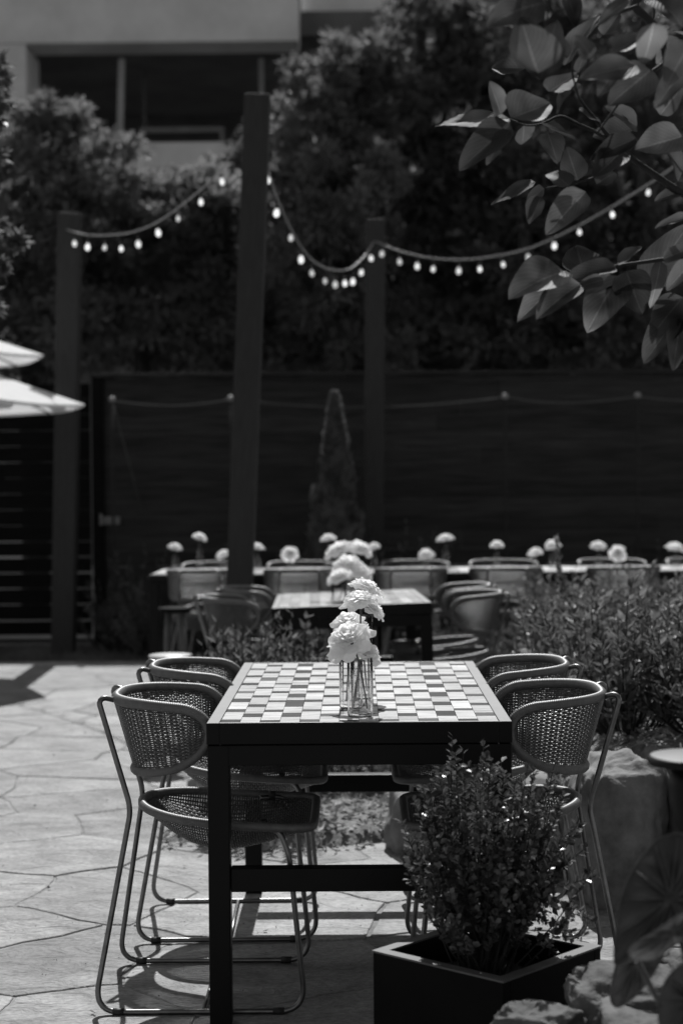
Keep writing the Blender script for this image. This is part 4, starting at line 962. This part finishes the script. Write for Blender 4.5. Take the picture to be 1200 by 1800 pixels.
# ------------------------------------------------------------------ LEAVES: magnolia reaching in from the upper right
def leaf_surface(mb, uvs, base, tip, wr, nrm, curl=.10, fold=.25, taper=.62):
    base, tip = Vector(base), Vector(tip); d = tip-base; L_ = d.length; d.normalize(); nrm = Vector(nrm); nrm = (nrm-d*nrm.dot(d)).normalized(); sd = d.cross(nrm)
    nu, nv = 17, 13; V = np.zeros((nu, nv, 3)); UV = np.zeros((nu, nv, 2))
    wav = random.uniform(-1, 1); c2 = random.uniform(.5, 1.5)*curl
    for i in range(nu):
        u = i/(nu-1); prof = (math.sin(PI*u**taper)**.66)*(1-.12*u) if 0 < u < 1 else 0
        prof *= wr*L_*.5
        for j in range(nv):
            v = -1+2*j/(nv-1)
            q = base+d*(u*L_)+sd*(v*prof*math.cos(fold*abs(v)))+nrm*((abs(v)**1.6*1.2-.12*math.exp(-(v*6)**2))*prof*fold-L_*c2*4*(u-.5)**2*.5+.02*L_*math.sin(u*9+v*2+wav*3)*abs(v))
            V[i, j] = q; UV[i, j] = (u, v)
    mb.grid(V); uvs.append(UV)
def set_uv(o, uvs):
    me = o.data; uvl = me.uv_layers.new(name='UVMap'); flat = np.concatenate([u.reshape(-1, 2) for u in uvs])
    idx = np.zeros(len(me.loops), int); me.loops.foreach_get('vertex_index', idx); uvl.data.foreach_set('uv', flat[idx].ravel())
leaves = [((897,205),(764,218),.34),((896,216),(806,298),.5),((894,227),(853,289),.4),((881,200),(860,141),.55),((898,206),(967,180),.75),((921,220),(918,253),.9),((950,217),(1013,246),.6),((963,232),(980,286),.6),
 ((925,118),(864,117),.6),((945,128),(915,30),.75),((950,140),(978,34),.5),((962,-4),(858,38),.5),((988,112),(1052,20),.42),((1118,112),(1018,137),.5),((1145,120),(1068,185),.55),((1120,220),(1064,185),.55),((1150,42),(1130,114),.6),((1190,66),(1152,112),.5),
 ((1112,228),(1042,238),.6),((1118,240),(1036,280),.42),((1092,266),(1042,312),.55),((1015,316),(995,256),.65),((1198,238),(1116,262),.6),((1180,268),(1192,320),.6),((1015,128),(1028,90),.45),((965,160),(1014,128),.6),((1018,195),(1056,214),.7),((975,192),(1000,158),.6),
 ((1050,320),(1084,300),.45),((1000,-6),(1012,44),.5),((1104,-2),(1046,44),.4),((1150,-10),(1200,40),.6),((1060,60),(1090,20),.55),((1080,90),(1130,60),.5),((1200,120),(1150,190),.45),((1160,200),(1200,150),.5),((1080,120),(1050,170),.5),((1215,70),(1170,150),.5),((1040,100),(1010,60),.6),((1000,100),(975,60),.5),
 ((940,318),(861,358),.36),((950,345),(929,394),.6),((1028,336),(958,412),.5),((955,330),(921,362),.45),((1000,322),(960,300),.6),
 ((992,470),(893,520),.62),((992,483),(908,566),.45),((1018,495),(940,559),.52),((1028,482),(1012,432),.8),((1082,465),(983,498),.35),((1060,490),(1010,507),.45),((1088,482),(1031,580),.52),((1075,500),(1082,550),.5),((1100,476),(1128,552),.72),((1162,458),(1143,542),.3),((1085,462),(1128,434),.6),((1135,500),(1212,392),.45),((1198,522),(1141,594),.55),((1202,538),(1130,638),.5),((1196,560),(1182,652),.4),((1165,455),(1225,430),.4),((1210,330),(1150,352),.4),((1208,380),(1150,400),.35),((1200,300),(1165,250),.5),((1215,460),(1170,510),.5)]
mt = empty('magnolia_tree', (1.95, 3.7, 0)); tag(mt, 'broad-leaved magnolia reaching in from the upper right corner', 'tree')
mb = MB(); uvs = []; org = mt.location
for (b_, t_, wr) in leaves:
    Y = 3.62+random.uniform(-.12, .12)
    if b_[1] < 150 and (b_[0] > 930): Y -= random.uniform(.15, .5)
    B_ = at(b_[0], b_[1], Y)-org; T2 = at(t_[0], t_[1], Y+random.uniform(-.06, .06))-org
    leaf_surface(mb, uvs, B_, T2, wr*1.25, (random.uniform(-.25, .25), -.75+random.uniform(-.25, .25), .55+random.uniform(-.3, .3)), curl=random.uniform(-.05, .16), fold=random.uniform(.1, .4))
r3 = random.Random(9)
for k in range(150):   # the rest of the crown, outside the view to the right and above
    px, py = r3.uniform(1215, 1900), r3.uniform(-500, 560)
    if k < 40: px, py = r3.uniform(850, 1300), r3.uniform(-420, -40)
    Y = r3.uniform(3.2, 4.1); B_ = at(px, py, Y)-org; v = Vector((r3.uniform(-1, .4), r3.uniform(-.5, .5), r3.uniform(-1, .3))).normalized()*r3.uniform(.09, .14)
    leaf_surface(mb, uvs, B_, B_+v, r3.uniform(.4, .6), (r3.uniform(-.3, .3), -.4, .8))
cr = mb.build('crown', M['mag'], mt); set_uv(cr, uvs)
def br(pts, Y, r0, r1):
    P = [at(x, y, Y+dy)-org for x, y, dy in pts]; P = fillet(P, .03, 4); n_ = len(P); mb = MB(); mb.tube(P, list(np.linspace(r0, r1, n_)), 8); return mb.build('branch', M['twig'], mt)
br([(1700,520,.1),(1400,420,.05),(1260,370,0),(1190,335,0),(1140,300,0),(1090,264,0),(1050,215,0),(1015,170,0),(1006,140,-.05)], 3.65, .012, .002)
br([(1090,262,0),(1050,232,0),(1012,216,0),(985,200,0),(955,217,0),(925,222,0),(895,208,0)], 3.65, .004, .0016)
br([(1120,285,0),(1092,268,0),(1060,300,0),(1040,314,0),(1000,324,0),(960,330,0)], 3.66, .004, .0016)
br([(1700,540,.1),(1420,470,.05),(1260,440,0),(1190,452,0),(1120,462,0),(1085,466,0),(1020,480,0)], 3.68, .008, .002)
br([(1500,-500,.2),(1300,-200,.1),(1180,-60,0),(1108,8,0),(1140,32,0),(1162,62,0),(1170,110,0)], 3.5, .012, .006)
br([(1120,10,0),(1060,30,0),(1000,110,0),(1018,175,0)], 3.45, .004, .002)
br([(1170,108,0),(1110,150,0),(1050,232,.1)], 3.5, .004, .002)
br([(1300,560,0),(1240,500,0),(1200,525,0),(1180,560,0)], 3.62, .006, .002)
mb = MB(); a = at(1700, 520, 3.75)-org
mb.tube([(0,0,0),(.02,0,.8),(a.x*.5+.0,0,1.3),(a.x,a.y,a.z),(a.x+.1,.1,2.4),(a.x-.2,.0,3.2)], [.07,.06,.05,.04,.03,.012], 10); mb.build('trunk', M['bark'], mt)
mb = MB(); b2_ = at(1500, -500, 3.7)-org; mb.tube([(a.x+.1,.1,2.4),(b2_.x,b2_.y,b2_.z)], [.02,.012], 8); mb.build('branch', M['twig'], mt)

# ------------------------------------------------------------------ broad leaves in the lower right corner
bp_ = at(1215, 1760, 2.75); plant = empty('broad_leaf_plant', (bp_.x+.03, 2.75, .25)); tag(plant, 'large dark veined leaves of a plant at the lower right edge', 'plant')
org2 = plant.location
def fan_leaf(outline, ctr, Y, m, depth=.05, nm='leaf'):
    """leaf blade with radial veins from its centre; outline in photo pixels"""
    c = at(ctr[0], ctr[1], Y)-org2; n_ = len(outline); ring = []
    K = 6; pts = []
    for i in range(n_):
        p0 = Vector(outline[i]); p1 = Vector(outline[(i+1) % n_])
        for k in range(4): pts.append(p0.lerp(p1, k/4))
    # smooth
    for _ in range(2): pts = [(pts[i-1]+pts[i]*2+pts[(i+1) % len(pts)])/4 for i in range(len(pts))]
    n_ = len(pts); V = np.zeros((K+1, n_+1, 3))
    for k in range(K+1):
        f = k/K
        for i in range(n_+1):
            p = pts[i % n_]; q = Vector((ctr[0], ctr[1])).lerp(p, f)
            rid = math.cos(i*PI/2)*.006*math.sin(PI*min(1, f))
            V[k, i] = at(q.x, q.y, Y+depth*(f*f)*math.sin(2*PI*i/n_+1)+rid)-org2
    mb = MB(); mb.grid(V); o = mb.build(nm, m, plant)
    mb = MB()
    for i in range(0, n_, 4):
        p = pts[i]; Q = [at(*(Vector((ctr[0], ctr[1])).lerp(p, f)), Y+depth*f*f*math.sin(2*PI*i/n_+1)-.002)-org2 for f in np.linspace(.02, .93, 8)]
        mb.tube(Q, list(np.linspace(.0022, .0006, 8)), 5)
    mb.build('vein', M['broad2'], o)
    mb = MB(); mb.tube([Vector(V[K, i])+Vector((0,-.0005,0)) for i in range(n_)], .0014, 6, closed=True); mb.build('leaf_edge_highlight', M['broad2'], o)  # thick margin in a paler tone, painting the highlight along the leaf rim
    return o
fan_leaf([(1190,1462),(1150,1478),(1112,1528),(1090,1580),(1080,1650),(1078,1705),(1110,1690),(1150,1650),(1200,1640),(1260,1600),(1290,1540),(1250,1480)], (1178,1580), 2.75, M['broad'], .05)
fan_leaf([(1082,1690),(1070,1760),(1085,1775),(1120,1750),(1150,1710),(1175,1660),(1130,1660),(1100,1672)], (1120,1690), 2.85, M['broad'], .03)
fan_leaf([(1102,1672),(1110,1690),(1150,1690),(1180,1665),(1225,1640),(1260,1600),(1230,1590),(1190,1610),(1150,1640),(1120,1655)], (1180,1640), 2.62, M['broad2'], .05)
fan_leaf([(1170,1720),(1155,1760),(1160,1830),(1230,1900),(1320,1860),(1330,1740),(1260,1690),(1200,1690)], (1240,1770), 2.6, M['broad'], .05)
for (x0, y0, x1_, y1_) in ((1178,1580,1235,1830),(1120,1690,1225,1820),(1240,1770,1240,1900)):
    mb = MB(); A_ = at(x1_, y1_, 2.78)-org2; A_.z = 0; B_ = at(x0, y0, 2.76)-org2; mb.tube([A_, (A_+B_)/2+Vector((.02,0,.02)), B_], .005, 8); mb.build('petiole', M['broad2'], plant)
# garden ornament at right edge: flat round cap on a rounded body
c = at(1222, 1331, 3.0); o = empty('garden_lamp', (c.x, 3.0, 0)); tag(o, 'dark rounded garden lamp with a flat pale-topped cap at the right edge', 'garden lamp')
mb = MB(); mb.lathe([(0,-.010),(.06,-.014),(.082,-.012),(.085,-.004),(.083,.001),(.078,.003)], (0,0,c.z), 40); mb.build('cap', M['black'], o)
mb = MB(); mb.lathe([(.078,.003),(.05,.006),(.0,.008)], (0,0,c.z), 40); mb.build('cap_top', mat('dull_cap_top', .07, .5, .3, 20), o)
mb = MB(); mb.lathe([(0,-.16),(.018,-.15),(.036,-.12),(.046,-.08),(.048,-.05),(.042,-.015),(0,-.014)], (0,0,c.z), 28); mb.build('body', M['black'], o)
mb = MB(); mb.tube([(0,0,.2),(0,0,c.z-.15)], .012, 10); mb.build('stake', M['black'], o)

# ------------------------------------------------------------------ fallen bits on the patio
for k, (px, py) in enumerate(((326,1525),(84,1565),(205,1427),(190,1410),(150,1290),(60,1420),(165,1785),(240,1330),(95,1330),(465,1640))):
    p = gnd(px, py); mb = MB(); n = 3; mb.inst(LT, LF, np.tile([0,0,.004], (n,1)), np.c_[rng.normal(size=(n,2)), np.full(n,.4)], np.tile([0,0,1.], (n,1)), .014, .008)
    tag(mb.build('fallen_leaf', M['bark'] if k % 2 else M['litter'], loc=(p.x, p.y, .001)), 'small dry leaf on the flagstones '+['just left of the table leg, between the chair legs','at the far left, level with the chair runners','just left of the front chair knee','a little left of the front chair seat','left of the front chair top','at the far left, level with the chair seats','beside the front corner of the left front chair','between the far patio and the left front chair','at the left, behind the left chairs','under the nearest table'][k], 'leaf', 'fallen leaves on the patio')

# grit and specks blown over the flagstones
n = 2600; P = np.c_[rng.uniform(-2.6, 1.6, n), rng.uniform(4.0, 12.7, n), np.full(n, .004)]
keep = np.array([mnoise.noise(Vector((p[0]*1.3, p[1]*1.3, 4))) > -.1 or rng.random() < .15 for p in P]); P = P[keep]; n = len(P)
mb = MB(); mb.inst(LT, LF, P, np.c_[rng.normal(size=(n, 2)), rng.uniform(0, .5, n)], np.c_[rng.normal(size=(n, 2))*.3, np.ones(n)], rng.uniform(.003, .012, n), rng.uniform(.002, .006, n))
tag(mb.build('grit', M['bark']), 'tiny dark specks of grit and leaf crumbs over the flagstones', 'grit', kind='stuff')
